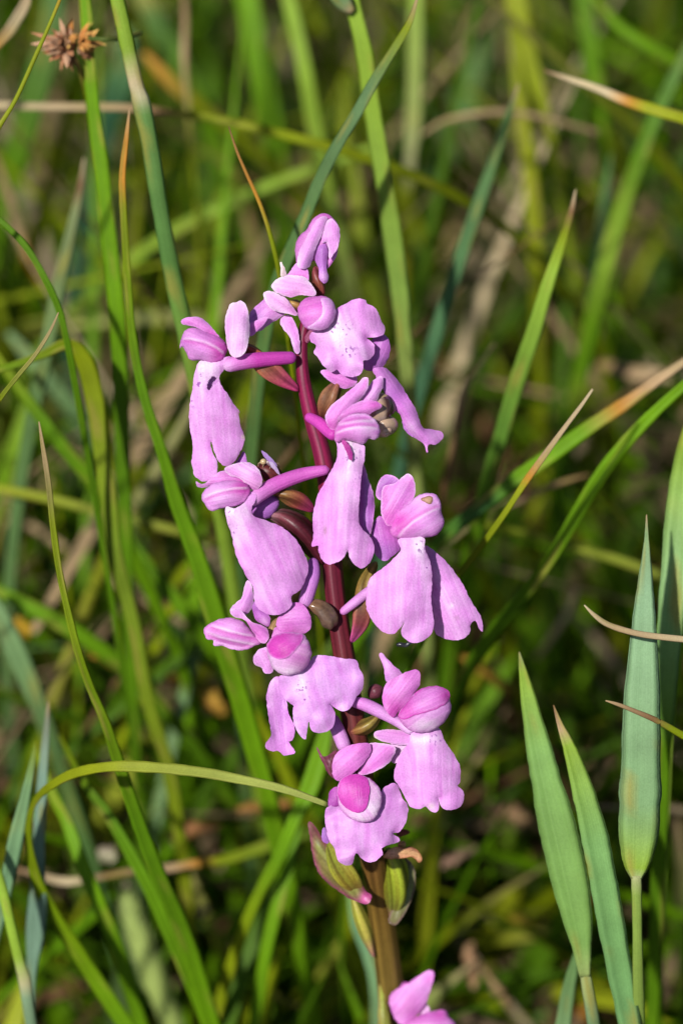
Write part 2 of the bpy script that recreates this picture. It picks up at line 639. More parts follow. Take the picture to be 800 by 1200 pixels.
def grass_mass(name, count, area, hmin, hmax, wmin, wmax, lean, palette, mat, kind='stuff', dmin=650, zbase=0.0, flat=False, zspread=0.018, pf=22, plo=-0.45, dim=1.0):
    x = rng.uniform(area[0], area[1], count)
    y = rng.uniform(area[2], area[3], count)
    # patchy
    keep = np.array([noise.noise(Vector((a * pf, b * pf * 0.7, len(name)))) for a, b in zip(x, y)]) > rng.uniform(plo, 0.3, count)
    x, y = x[keep], y[keep]
    n = len(x)
    H = rng.uniform(hmin, hmax, n)
    W = rng.uniform(wmin, wmax, n)
    az = rng.uniform(0, 2 * math.pi, n)
    ln = rng.uniform(lean[0], lean[1], n)
    cu = rng.uniform(0.0, 0.9, n)
    seg = 7
    t = np.linspace(0, 1, seg)
    ang = ln[:, None] + cu[:, None] * t[None] ** 1.5
    if flat:
        ang = ln[:, None] + rng.normal(0, 0.2, (n, 1)) * t[None]
    dl = H[:, None] / (seg - 1)
    hx = np.concatenate([np.zeros((n, 1)), np.cumsum(np.sin(ang[:, :-1]) * dl, 1)], 1)
    hz = np.concatenate([np.zeros((n, 1)), np.cumsum(np.cos(ang[:, :-1]) * dl, 1)], 1)
    px = x[:, None] + hx * np.cos(az)[:, None]
    py = y[:, None] + hx * np.sin(az)[:, None]
    pz = zbase + hz + (rng.uniform(0, zspread, n)[:, None] if flat else 0)
    pz = np.maximum(pz, 0.0 if not flat else 0.001)
    pos = np.stack([px, py, pz], 2)
    d = ((pos - np.array(CAM)) @ np.array(FV) - FOCUS) / U
    ok = d.min(1) > dmin
    pos, W, az, n = pos[ok], W[ok], az[ok], int(ok.sum())
    fa = rng.uniform(0, math.pi, n)
    wd = np.stack([np.cos(fa), np.sin(fa), np.zeros(n)], 1)
    prof = np.minimum(1, np.minimum((1 - t) * 2.2 + 0.03, 0.55 + t * 2))
    nrm = np.stack([-np.sin(fa), np.cos(fa), np.zeros(n)], 1)
    V = np.empty((n, seg, 3, 3))
    for k, s in enumerate((-1, 0, 1)):
        V[:, :, k] = pos + wd[:, None] * (W[:, None] * prof[None] * 0.5 * s)[:, :, None] + nrm[:, None] * (W[:, None] * prof[None] * 0.22 * (1 - abs(s)))[:, :, None]
    V = V.reshape(-1, 3)
    base = np.arange(n)[:, None, None] * seg * 3
    i = np.arange(seg - 1)[None, :, None] * 3
    k = np.arange(2)[None, None, :]
    a = base + i + k
    F = np.stack([a, a + 1, a + 4, a + 3], -1).reshape(-1, 4)
    pal = np.array([p[0] for p in palette])
    pr = np.array([p[1] for p in palette])
    ci = rng.choice(len(pal), n, p=pr / pr.sum())
    colr = pal[ci] * rng.uniform(0.4, 1.3, (n, 1)) * dim  # dim darkens a whole mass, standing in for shade deep in the tangle
    cc = np.repeat(colr[:, None], seg, 1)
    tip = (rng.uniform(0, 1, n) < 0.3)[:, None, None] * np.clip((t - 0.75) * 4, 0, 1)[None, :, None]
    cc = cc * (1 - tip) + np.array(TAN) * 0.8 * tip
    cc = np.repeat(cc[:, :, None], 3, 2).reshape(-1, 3)
    uv = np.empty((n, seg, 3, 2))
    uv[..., 0] = np.array([0, 0.5, 1])
    uv[..., 1] = (t * 0.8)[None, :, None] + rng.uniform(0, 9, n)[:, None, None]
    o = new_mesh(name, V, F, mat, None, cc, uv.reshape(-1, 2))
    tag(o, kind=kind)
    return o


PAL_G = [(BR, 3.5), (GR, 4), (DK, 2.5), (OL, 3), (YG, 1.3), (BL, 0.8), (TAN, 0.5)]
PAL_U = [(BR, 3), (GR, 3), (OL, 2), (YG, 1.6), (DK, 2)]
PAL_D = [(TAN, 4), (BRN, 3), (PTAN, 2.2), (ORG, 0.6), (OL, 0.4)]
o = grass_mass('green_grass', 9000, (-0.28, 0.28, -0.10, 0.62), 0.05, 0.13, 0.0012, 0.0036, (0.0, 0.75), PAL_G, M_GRASS, dmin=560, pf=20, plo=-0.3, dim=0.85)
tag(o, 'tangle of out of focus green grass behind the orchid', 'grass')
o = grass_mass('crossing_grass', 4200, (-0.28, 0.28, -0.10, 0.62), 0.06, 0.13, 0.0010, 0.0026, (0.8, 1.45), PAL_G, M_GRASS, dmin=560, zbase=0.02, flat=True, zspread=0.06)
tag(o, 'fine out of focus grass leaves lying crosswise through the tangle', 'grass')
o = grass_mass('tall_grass', 1500, (-0.20, 0.20, 0.02, 0.45), 0.11, 0.22, 0.0012, 0.0030, (0.0, 0.5), PAL_G, M_GRASS, dmin=480, pf=26, plo=-0.1, dim=0.85)
tag(o, 'taller thin grass rising out of focus through the tangle', 'grass')
o = grass_mass('tall_straw', 900, (-0.12, 0.22, 0.02, 0.50), 0.08, 0.18, 0.0010, 0.0030, (0.1, 0.9), [(TAN, 3), (PTAN, 2), (BRN, 1)], M_DRY, dmin=520)
tag(o, 'beige dead stems standing among the green tangle', 'dead grass')
o = grass_mass('undergrowth', 7000, (-0.28, 0.28, -0.10, 0.62), 0.012, 0.04, 0.003, 0.0075, (0.3, 1.3), PAL_U, M_GRASS, dmin=560, dim=0.95)
tag(o, 'low leafy green undergrowth covering the soil', 'undergrowth')
o = grass_mass('ground_cover', 4000, (-0.24, 0.06, -0.10, 0.25), 0.02, 0.075, 0.0025, 0.006, (0.2, 1.2), PAL_U, M_GRASS, dmin=520, plo=-0.6)
tag(o, 'bright green leafy cover at lower left', 'undergrowth')
o = grass_mass('distant_grass', 5000, (-1.0, 1.0, 0.6, 2.4), 0.06, 0.15, 0.003, 0.006, (0.0, 0.5), PAL_G, M_GRASS, dim=0.5)
tag(o, 'green meadow grass farther behind the tangle', 'grass')
o = grass_mass('dead_grass', 8000, (-0.28, 0.28, -0.10, 0.62), 0.03, 0.09, 0.0014, 0.0055, (1.1, 1.65), PAL_D, M_DRY, flat=True, dmin=560, zspread=0.02, pf=30, plo=-0.2, dim=0.75)
tag(o, 'brown dead grass lying as thatch on the dark soil', 'dead grass')


# ------------------------------------------------------------------ individual blades
GRP = 'grass plants around the orchid'


def ribbon(name, parent, pts, cols, mat=None, twist=0.0, vee=0.25, thick=0.10, root=True, n=6, tube_like=False):
    """pts: (x, y, d, w) tip first; the blade then runs on down into the soil"""
    p = catmull(pts, n, closed=False)
    far = p[:, 2] > 18
    p[far, 2] = 18 + (p[far, 2] - 18) * 2.1
    p[far, 3] *= 0.93
    p[:, 2] = np.minimum(p[:, 2], [ground_d(a, min(b, 1300)) - 60 for a, b in p[:, :2]])
    p[:, 3] = np.maximum(p[:, 3], 0.6)
    wp = PA(p[:, :3])
    ww = p[:, 3] * (1 + 0.07 * np.array([noise.noise(Vector((a * 0.03, b * 0.03, 4.4))) + noise.noise(Vector((a * 0.11, b * 0.11, 1.4))) for a, b in p[:, :2]])) * U * (FOCUS + p[:, 2] * U) / FOCUS
    main = len(wp)
    if root:
        q = wp[-1].copy()
        tg = wp[-1] - wp[-3]
        tg /= np.linalg.norm(tg)
        ext, w = [], ww[-1]
        k = 0
        while q[2] > -0.004 and k < 80:
            k += 1
            f = min(1, 0.08 * k)
            dr = tg * (1 - f) + np.array((0.04, 0.12, -1.0)) * f
            dr /= np.linalg.norm(dr)
            q = q + dr * 0.006
            w = w * 0.985
            ext.append((q.copy(), w))
        if ext:
            wp = np.vstack([wp, [e[0] for e in ext]])
            ww = np.concatenate([ww, [e[1] for e in ext]])
    N_ = len(wp)
    T = np.gradient(wp, axis=0)
    T /= np.linalg.norm(T, axis=1)[:, None] + 1e-12
    view = wp - np.array(CAM)
    view /= np.linalg.norm(view, axis=1)[:, None]
    side = np.cross(T, view)
    side /= np.linalg.norm(side, axis=1)[:, None] + 1e-9
    nrm = np.cross(side, T)
    nrm *= np.sign((nrm * -view).sum(1))[:, None]
    s = np.concatenate([[0], np.cumsum(np.linalg.norm(np.diff(wp, axis=0), axis=1))])
    tw = twist + 0.25 * np.array([noise.noise(Vector((x * 25, len(pts), pts[0][0]))) for x in s])
    sd = side * np.cos(tw)[:, None] + nrm * np.sin(tw)[:, None]
    nr = nrm * np.cos(tw)[:, None] - side * np.sin(tw)[:, None]
    prof = [(-1, 0.0), (-0.5, -0.55), (0, -1.0), (0.5, -0.55), (1, 0.0)]
    if tube_like:
        prof = [(-1, 0), (-0.7, .7), (0, 1), (0.7, .7), (1, 0)]
        vee, thick = 0.5, 1.0
    V, UVs = [], []
    for i in range(N_):
        hw = ww[i] * 0.5
        for (a, b) in prof:
            V.append(wp[i] + sd[i] * (a * hw) + nr[i] * (b * vee * hw))
            UVs.append((a * 0.5 + 0.5, s[i] * 10))
        for (a, b) in prof[::-1][1:-1]:
            V.append(wp[i] + sd[i] * (a * hw * 0.95) + nr[i] * ((b * vee - (thick if not tube_like else 2 * b * vee)) * hw))
            UVs.append((a * 0.5 + 0.5, s[i] * 10))
    R = 8
    F = [(i * R + j, i * R + (j + 1) % R, (i + 1) * R + (j + 1) % R, (i + 1) * R + j) for i in range(N_ - 1) for j in range(R)]
    F += [tuple(range(R))[::-1], tuple((N_ - 1) * R + j for j in range(R))]
    if not isinstance(cols, list):
        cols = [(0, cols), (1, cols)]
    tt = np.clip(s / s[main - 1], 0, 1)
    cp = np.array([c[0] for c in cols])
    cc = np.stack([np.interp(tt, cp, [c[1][k] for c in cols]) for k in range(3)], 1)
    cc *= (1 + 0.22 * np.array([noise.noise(Vector((x * 60, pts[0][1], 1.3))) + 0.5 * noise.noise(Vector((x * 300, pts[0][1], 2.3))) for x in s]))[:, None]
    cc = np.repeat(cc, R, 0)
    fl = np.array([max(0.0, noise.noise(Vector((UVs[i][1] * 18, UVs[i][0] * 2.2, pts[0][0] * 0.37))) - 0.28) for i in range(len(cc))])[:, None]
    fl = np.clip(fl * 2.2, 0, 0.7)
    cc = cc * (1 - fl) + np.array((0.30, 0.26, 0.05)) * fl
    return new_mesh(name, V, F, mat or M_GRASS, parent, np.clip(cc, 0.005, 0.8), UVs)


def blade(label, pts, cols, name='grass_plant', cat='grass plant', group=GRP, **kw):
    o = ribbon(name, None, pts, cols, **kw)
    return tag(o, label, cat, group)


# --- near and sharp
blade('yellow-green blade arching over and bending right to touch the lowest open flower',
      [(384, 943, 10, 6), (330, 924, -5, 10), (270, 911, 0, 12), (236, 905, 5, 13), (189, 900, 10, 13), (135, 898, 20, 13), (91, 905, 40, 13),
       (61, 920, 65, 11), (42, 938, 85, 8), (34, 965, 100, 8), (36, 1003, 115, 12), (54, 1056, 135, 17), (101, 1131, 160, 20), (150, 1205, 180, 22)],
      [(0, (0.34, 0.38, 0.10)), (0.35, YG), (0.55, OL), (1, BR)], vee=0.3, twist=0.2)
blade('hair-thin yellow-green stalk slanting across the top left corner in front of the brown seed head',
      [(76, -14, -25, 4), (60, 25, -25, 4.5), (40, 70, -25, 5), (18, 118, -25, 5), (-6, 158, -22, 6), (-60, 260, 0, 7)],
      [(0, ORG), (0.12, YG), (1, OL)], tube_like=True)
blade('thin drying blade tip poking in from the left edge at mid upper height',
      [(69, 366, 10, 1.5), (58, 390, 10, 4), (40, 418, 12, 5), (20, 442, 15, 5.5), (-5, 475, 20, 6), (-60, 560, 60, 7)], [(0, TAN), (0.4, OL), (1, OL)])
blade('slender pale green blade with withered tip curving down the left side to the bottom',
      [(46, 494, 30, 1.5), (50, 520, 30, 5), (57, 565, 30, 7.5), (63, 620, 32, 8.5), (72, 680, 35, 9), (90, 757, 40, 10), (106, 805, 50, 11), (125, 850, 60, 13), (148, 921, 80, 16),
       (179, 1009, 110, 20), (219, 1104, 150, 22), (248, 1200, 190, 24)],
      [(0, TAN), (0.06, (0.3, 0.22, 0.1)), (0.14, OL), (0.6, GR), (1, BR)], vee=0.3)
blade('bright green blade leaning left behind the arching blade at lower left',
      [(40, 870, 210, 5), (61, 928, 200, 13), (78, 962, 190, 15), (98, 1016, 185, 18), (118, 1063, 190, 19), (142, 1124, 205, 20), (166, 1205, 230, 20)], [(0, OL), (0.3, BR), (1, BR)])
blade('green blade starting under the top of the arching blade and running right downward',
      [(70, 860, 200, 4), (98, 915, 170, 10), (125, 952, 165, 14), (155, 1002, 165, 17), (182, 1053, 170, 19), (212, 1120, 180, 20), (245, 1200, 200, 20)], [(0, OL), (0.3, GR), (1, BR)], twist=-0.3)
blade('olive blade on the left that folds over at its top and drops almost straight',
      [(-25, 440, 130, 8), (10, 430, 120, 9), (50, 416, 118, 11), (80, 404, 120, 17), (100, 425, 125, 23), (112, 470, 132, 25), (119, 520, 140, 24), (128, 589, 150, 21), (135, 650, 165, 20), (148, 697, 180, 18), (160, 748, 195, 18),
       (170, 807, 215, 18), (183, 854, 230, 18), (196, 894, 245, 18), (207, 955, 265, 17), (216, 1019, 285, 17), (221, 1085, 310, 16)],
      [(0, GR), (0.15, OL), (0.4, (0.16, 0.24, 0.02)), (1, OL)], twist=0.2)
blade('broad vivid green upright blade just under the brown seed head',
      [(96, -40, 105, 14), (102, 30, 110, 17), (106, 90, 115, 18), (111, 140, 120, 19), (119, 200, 125, 21), (129, 290, 135, 23), (137, 370, 145, 23), (141, 440, 160, 21), (144, 540, 180, 20), (148, 640, 205, 18), (150, 700, 225, 16)],
      [(0, BR), (0.5, BR), (0.65, GR), (1, GR)], twist=0.35)  # lower half turns darker green: shade put into the blade colour
blade('narrow green blade with orange dried tip beside the broad vivid blade',
      [(152, 128, 60, 2), (148, 165, 60, 6), (144, 200, 62, 8), (144, 230, 65, 9), (148, 300, 70, 10), (155, 390, 80, 11), (168, 460, 90, 13), (190, 530, 100, 15), (208, 590, 112, 19), (232, 655, 125, 24), (255, 730, 140, 27), (285, 830, 170, 26)],
      [(0, TAN), (0.05, ORG), (0.11, ORG), (0.15, OL), (0.4, GR), (1, BR)])
sh = empty('grass_shoot', P(240, 480, 2200))
tag(sh, 'jointed grass shoot with pale swollen node, slanting left of the topmost bud', 'grass shoot', GRP)
ribbon('stem', sh, [(128, -40, 50, 15), (140, 10, 54, 18), (151, 60, 58, 19), (160, 100, 62, 20), (166, 122, 64, 22), (176, 170, 68, 22), (187, 240, 76, 22), (202, 320, 88, 22), (224, 420, 110, 22), (240, 500, 140, 20)],
       [(0, LT), (0.17, LT), (0.235, PTAN), (0.27, (0.45, 0.42, 0.24)), (0.30, (0.12, 0.24, 0.06)), (0.6, (0.10, 0.22, 0.05)), (1, LT)], tube_like=True)
blade('grey-green blade with brown withered tip standing left of the vivid blade',
      [(99, 185, 220, 2), (94, 222, 220, 8), (86, 260, 220, 12), (77, 300, 222, 15), (66, 350, 230, 17), (55, 410, 245, 18), (40, 480, 270, 18)], [(0, PTAN), (0.1, BRN), (0.2, (0.2, 0.25, 0.1)), (1, (0.12, 0.22, 0.07))])
blade('dark thin blade curving down from the left edge toward the folded olive blade',
      [(-30, 240, 70, 5), (0, 258, 68, 7), (30, 288, 68, 8), (55, 330, 70, 9), (70, 365, 75, 9), (80, 405, 82, 9), (92, 470, 100, 9)], [(0, GR), (1, GR)])
blade('dry straw-coloured stalk lying level across the upper left, turning green toward the centre',
      [(-20, 123, 260, 9), (60, 125, 250, 9), (148, 126, 245, 9), (209, 133, 240, 10), (270, 143, 238, 12), (344, 161, 240, 13), (395, 175, 245, 13), (460, 196, 260, 13), (520, 222, 290, 13)],
      [(0, PTAN), (0.28, TAN), (0.36, BRN), (0.44, OL), (1, OL)])
blade('pale yellowish flattened blade lying level behind the left flower',
      [(5, 388, 520, 10), (60, 379, 510, 18), (120, 374, 500, 20), (190, 372, 500, 19), (260, 376, 520, 18), (330, 384, 560, 17)], [(0, YG), (0.5, (0.38, 0.40, 0.14)), (1, YG)])
blade('pale green blurred blade slanting up to the right behind the topmost bud',
      [(440, 172, 430, 8), (400, 186, 430, 12), (340, 208, 430, 13), (290, 228, 430, 14), (220, 262, 440, 15), (160, 300, 460, 15), (110, 340, 490, 14)], [(0, LT), (1, LT)])
blade('blue-green blade crossing diagonally down behind the topmost bud',
      [(489, -4, 60, 3), (480, 25, 62, 8), (465, 52, 65, 11), (440, 92, 70, 14), (418, 132, 75, 15), (394, 172, 80, 16), (374, 212, 85, 17), (358, 252, 90, 18), (342, 290, 95, 18), (322, 340, 105, 18), (306, 420, 130, 18), (295, 520, 170, 18)],
      [(0, TAN), (0.06, OL), (0.2, (0.10, 0.18, 0.07)), (0.5, BL), (1, BL)], twist=0.3)
sh2 = empty('grass_shoot', P(478, 430, 2300))
tag(sh2, 'tall light green grass shoot with ribbed stem, right above the uppermost flowers', 'grass shoot', GRP)
ribbon('stem', sh2, [(405, -40, 120, 18), (414, 8, 125, 20), (426, 60, 130, 22), (436, 130, 140, 23), (450, 215, 150, 24), (460, 280, 160, 24), (468, 340, 170, 23), (474, 400, 185, 20), (480, 470, 210, 18)],
       [(0, LT), (0.3, LT), (0.7, (0.19, 0.30, 0.05)), (1, (0.26, 0.32, 0.08))], twist=0.2)
ribbon('leaf', sh2, [(370, -50, 110, 8), (385, -20, 112, 22), (402, 2, 118, 22), (413, 14, 122, 9)], [(0, BL), (0.8, BP), (1, TAN)], root=False)
blade('pale yellow-green blurred blade standing at top centre right of the jointed shoot',
      [(488, -40, 430, 16), (487, 40, 430, 19), (486, 100, 435, 20), (484, 150, 440, 20), (481, 185, 450, 14), (478, 230, 470, 12)], [(0, LT), (0.6, (0.30, 0.36, 0.10)), (0.85, (0.42, 0.42, 0.2)), (1, OL)])
blade('wide deep green blurred blade at the top left of centre', [(284, -40, 500, 30), (298, 40, 500, 32), (312, 110, 505, 33), (324, 180, 520, 32), (336, 270, 550, 30)], [(0, BR), (1, GR)])
blade('mid green blurred blade at the top beside the wide deep green one', [(328, -40, 400, 16), (345, 25, 400, 19), (358, 85, 400, 20), (368, 145, 410, 20), (384, 225, 425, 19), (402, 300, 450, 18), (415, 360, 480, 18)], [(0, LT), (0.6, LT), (1, (0.3, 0.36, 0.1))])
blade('yellowish blurred blade running down to the right of the topmost bud', [(402, 90, 520, 10), (408, 170, 520, 18), (418, 240, 520, 22), (432, 310, 525, 24), (450, 380, 540, 24), (472, 460, 570, 22)], [(0, OL), (1, (0.18, 0.25, 0.02))])
blade('fine blade with rusty thread-like tip left of the topmost bud',
      [(268, 148, 40, 1.2), (278, 178, 40, 3.5), (290, 206, 42, 4.5), (303, 235, 45, 5), (315, 270, 48, 5.5), (327, 320, 55, 6), (338, 400, 80, 6)], [(0, BRN), (0.3, ORG), (0.5, OL), (1, OL)], tube_like=True)
blade('blue-green pointed blade leaning right in the upper right, above the snail shell',
      [(607, 98, 220, 2), (598, 128, 220, 8), (585, 165, 222, 12), (572, 205, 225, 15), (555, 255, 230, 17), (538, 305, 238, 18), (522, 355, 248, 18), (505, 410, 262, 18), (485, 480, 290, 18)],
      [(0, TAN), (0.08, BL), (1, (0.06, 0.15, 0.075))], twist=0.2)
blade('light green pointed blade with brown tip, standing alone right of the uppermost flowers',
      [(674, 222, 120, 1.5), (669, 248, 120, 7), (661, 275, 122, 11), (650, 308, 126, 15), (638, 345, 130, 18), (625, 390, 138, 20), (608, 440, 150, 21), (590, 500, 170, 21), (570, 570, 200, 20), (552, 640, 240, 20)],
      [(0, PTAN), (0.05, BRN), (0.1, OL), (0.2, LT), (0.6, (0.11, 0.23, 0.03)), (1, GR)])
blade('yellow-green broad blurred blade entering at the top right of centre', [(596, -50, 420, 24), (606, 10, 420, 30), (618, 60, 425, 24), (629, 100, 430, 18), (640, 140, 440, 14), (656, 220, 470, 14)], [(0, YG), (1, (0.22, 0.28, 0.02))])
blade('long yellow-green blurred blade dropping straight in the upper right', [(598, 20, 470, 6), (606, 90, 470, 14), (616, 165, 475, 18), (624, 236, 485, 19), (628, 304, 500, 18), (630, 370, 530, 17)], [(0, OL), (0.5, YG), (1, OL)])
blade('dark green blurred blade near the top right between yellow blade and dry stalk', [(676, -40, 520, 18), (688, 30, 520, 21), (696, 84, 525, 21), (702, 140, 535, 20), (708, 210, 560, 19)], [(0, GR), (1, BR)])
blade('green blurred blade slanting down to the top right edge', [(690, -10, 430, 6), (722, 28, 430, 13), (755, 52, 430, 15), (790, 72, 435, 16), (840, 95, 450, 16)], [(0, BR), (1, BR)], root=False)
blade('straw-coloured stalk with orange joint entering from the right edge near the top',
      [(636, 82, 170, 2), (668, 93, 168, 7), (700, 104, 165, 10), (733, 118, 162, 13), (770, 130, 160, 14), (810, 142, 160, 14), (880, 170, 175, 14)],
      [(0, BRN), (0.12, PTAN), (0.3, PTAN), (0.4, ORG), (0.48, YG), (1, YG)])
blade('green blurred blade rising to the right edge in the upper right', [(812, 40, 330, 8), (790, 90, 330, 16), (765, 145, 335, 20), (742, 205, 340, 22), (722, 265, 350, 23), (706, 325, 365, 23), (690, 390, 390, 22)], [(0, BL), (0.4, GR), (0.7, LT), (1, GR)])
blade('grey-blue blurred blade tucked behind the rising green blade in the upper right', [(715, 180, 400, 3), (709, 225, 400, 10), (701, 285, 405, 14), (693, 345, 415, 16), (682, 410, 440, 16)], [(0, BL), (1, (0.07, 0.19, 0.085))])
blade('thin brown dead stalk bowed across the upper right', [(494, 158, 380, 3), (520, 142, 380, 6), (560, 133, 380, 7), (600, 132, 380, 7), (645, 140, 385, 7), (700, 156, 400, 7)], [(0, TAN), (1, TAN)], root=False, tube_like=True)
blade('long green blade with orange and straw tip slanting to the right edge, upper of two',
      [(860, 390, 130, 4), (815, 415, 130, 8), (775, 442, 132, 12), (742, 466, 134, 15), (720, 481, 136, 17), (690, 501, 140, 19), (650, 530, 145, 20), (610, 558, 152, 20), (570, 588, 162, 19), (530, 620, 175, 18), (488, 662, 195, 16)],
      [(0, PTAN), (0.24, (0.5, 0.33, 0.17)), (0.33, ORG), (0.38, (0.3, 0.3, 0.04)), (0.44, BR), (0.6, BR), (0.75, (0.045, 0.13, 0.03)), (1, GR)])
blade('thin blade with a dead straw end pointing up to the right of the spike',
      [(694, 456, 40, 3), (680, 476, 40, 5), (662, 500, 42, 6), (640, 530, 45, 8), (615, 565, 50, 8.5), (590, 603, 58, 8), (560, 645, 70, 8), (530, 685, 85, 8), (500, 740, 110, 8)],
      [(0, PTAN), (0.25, TAN), (0.33, ORG), (0.38, YG), (0.6, OL), (1, GR)])
blade('long bright green blade slanting to the right edge, lower of two',
      [(850, 410, 110, 6), (800, 453, 112, 13), (760, 490, 116, 16), (722, 532, 122, 18), (694, 572, 128, 18), (674, 606, 134, 17), (645, 655, 145, 16), (612, 700, 160, 17), (580, 738, 175, 18), (548, 785, 195, 18), (515, 850, 230, 18)],
      [(0, BR), (0.5, BR), (0.62, GR), (1, GR)], twist=-0.2)
blade('yellow-olive blurred stalk running level across the left at mid height',
      [(-20, 569, 300, 10), (60, 585, 295, 12), (115, 599, 292, 12), (165, 611, 290, 12), (220, 626, 292, 11), (270, 642, 298, 11), (320, 662, 320, 11)], [(0, YG), (0.5, (0.2, 0.24, 0.03)), (1, YG)], root=False, tube_like=True)
blade('yellow-olive blurred stalk running level across the right at mid height',
      [(560, 612, 300, 8), (600, 622, 298, 10), (640, 632, 296, 11), (690, 646, 295, 12), (740, 662, 298, 12), (800, 685, 310, 12)], [(0, OL), (1, (0.24, 0.28, 0.04))], root=False, tube_like=True)
# right-hand shoots
sh3 = empty('grass_shoot', P(752, 1300, 700))
tag(sh3, 'grass shoot holding one broad blue-green leaf upright at the right, on a pale stalk', 'grass shoot', GRP)
ribbon('leaf', sh3, [(757, 603, 20, 1.5), (757, 640, 18, 8), (755, 700, 15, 22), (753, 770, 12, 35), (751, 840, 10, 44), (750, 910, 10, 48), (748, 970, 12, 46), (746, 1008, 14, 34), (745, 1030, 16, 13)],
       [(0, TAN), (0.05, (0.20, 0.30, 0.13)), (0.2, (0.20, 0.33, 0.18)), (0.8, (0.19, 0.33, 0.14)), (0.97, LT), (1, (0.3, 0.36, 0.15))], root=False, vee=0.12, thick=0.05)
ribbon('stem', sh3, [(745, 1026, 18, 13), (746, 1080, 25, 13), (747, 1140, 40, 14), (749, 1220, 70, 15)], [(0, (0.38, 0.40, 0.18)), (0.1, (0.22, 0.32, 0.06)), (1, (0.22, 0.32, 0.06))], tube_like=True)
ribbon('leaf', sh3, [(850, 400, 120, 10), (826, 460, 90, 26), (808, 530, 70, 38), (797, 600, 60, 40), (790, 670, 58, 36), (784, 740, 60, 32), (779, 810, 70, 28), (776, 880, 90, 20)],
       [(0, LT), (0.3, LT), (0.6, (0.22, 0.38, 0.15)), (1, GR)], vee=0.45, twist=0.15)
ribbon('leaf', sh3, [(800, 690, 95, 14), (792, 760, 98, 18), (785, 820, 105, 16), (782, 880, 120, 12)], [(0, BR), (1, LT)])
sh4 = empty('grass_shoot', P(690, 1300, 800))
tag(sh4, 'grass shoot with two long pointed leaves spreading upward at lower right', 'grass shoot', GRP)
ribbon('leaf', sh4, [(608, 764, 50, 1.5), (614, 795, 49, 13), (623, 840, 48, 25), (635, 895, 47, 36), (648, 950, 46, 45), (661, 1005, 46, 48), (672, 1055, 47, 43), (680, 1100, 49, 29), (685, 1145, 52, 14)],
       [(0, (0.25, 0.25, 0.12)), (0.06, LT), (0.3, (0.18, 0.33, 0.085)), (0.9, (0.18, 0.33, 0.075)), (1, (0.3, 0.38, 0.12))], root=False, vee=0.28, thick=0.05)
ribbon('leaf', sh4, [(648, 826, 30, 1.5), (656, 850, 28, 8), (668, 880, 26, 18), (682, 925, 24, 27), (695, 975, 24, 33), (706, 1030, 26, 35), (716, 1085, 32, 34), (727, 1145, 44, 31), (740, 1215, 60, 27)],
       [(0, BRN), (0.07, TAN), (0.12, LT), (0.4, (0.17, 0.33, 0.10)), (1, (0.15, 0.31, 0.11))], vee=0.35)
ribbon('stem', sh4, [(685, 1138, 54, 13), (688, 1158, 57, 16), (692, 1180, 62, 16), (698, 1220, 72, 17)], [(0, (0.36, 0.42, 0.16)), (0.35, (0.33, 0.40, 0.15)), (0.5, (0.2, 0.28, 0.13)), (1, (0.13, 0.25, 0.10))], tube_like=True)
ribbon('leaf', sh4, [(676, 1108, 120, 2), (671, 1135, 120, 12), (665, 1165, 125, 18), (658, 1215, 135, 20)], [(0, BL), (1, BP)])
blade('thin straw-coloured thread curving in from the right edge across the broad blue-green leaf',
      [(684, 709, -15, 1.5), (696, 721, -15, 5), (712, 732, -15, 7), (740, 741, -15, 7.5), (770, 746, -14, 7.5), (830, 752, -8, 8)], [(0, PTAN), (0.3, TAN), (1, PTAN)], root=False, tube_like=True)
blade('short olive stalk with brown tip poking in from the right edge below the straw thread',
      [(709, 821, 5, 1.5), (725, 826, 5, 4.5), (745, 834, 6, 5.5), (770, 845, 8, 7), (800, 862, 12, 9), (850, 890, 30, 10)], [(0, TAN), (0.35, BRN), (0.5, OL), (1, OL)], tube_like=True)
blade('dark green upright stalk behind the pale stalk at the lower right', [(779, 900, 160, 8), (776, 960, 165, 11), (771, 1030, 175, 14), (769, 1100, 190, 16), (768, 1210, 220, 18)], [(0, GR), (1, BR)])
# left-bottom group
blade('blue-grey narrow blade standing upright at lower left, behind the arching blade',
      [(57, 822, 130, 2), (55, 850, 130, 8), (51, 900, 130, 12), (47, 960, 130, 15), (45, 1015, 132, 17), (44, 1060, 134, 24), (41, 1100, 138, 24), (37, 1145, 145, 12), (36, 1210, 170, 10)], [(0, TAN), (0.05, (0.18, 0.2, 0.13)), (0.2, (0.17, 0.27, 0.20)), (1, (0.17, 0.29, 0.18))], twist=0.2)
blade('green-blue blade leaning right at the far lower left edge',
      [(42, 868, 100, 2), (38, 895, 100, 8), (30, 935, 102, 13), (20, 980, 105, 19), (12, 1020, 110, 18), (4, 1060, 118, 14), (-10, 1120, 135, 12)], [(0, OL), (0.2, (0.16, 0.28, 0.12)), (1, (0.14, 0.27, 0.15))])
blade('jointed stalk rising from the bottom left corner', [(-14, 990, 90, 10), (0, 1030, 92, 12), (13, 1085, 95, 13), (24, 1130, 100, 14), (29, 1147, 103, 16), (33, 1175, 108, 15), (40, 1220, 120, 15)],
      [(0, LT), (0.55, LT), (0.68, (0.45, 0.42, 0.22)), (0.75, (0.2, 0.3, 0.17)), (1, (0.17, 0.28, 0.15))], tube_like=True)
blade('wide blue-grey blurred blade at the left edge below mid height', [(-20, 690, 250, 14), (0, 720, 250, 22), (18, 760, 255, 26), (35, 800, 262, 26), (52, 845, 275, 22), (75, 910, 300, 18)], [(0, BP), (1, BL)])
blade('green blurred blade slanting down from the left edge below mid height', [(-25, 680, 280, 10), (20, 703, 280, 18), (65, 727, 282, 21), (110, 755, 290, 20), (155, 790, 305, 18), (200, 840, 330, 16)], [(0, BR), (1, GR)])
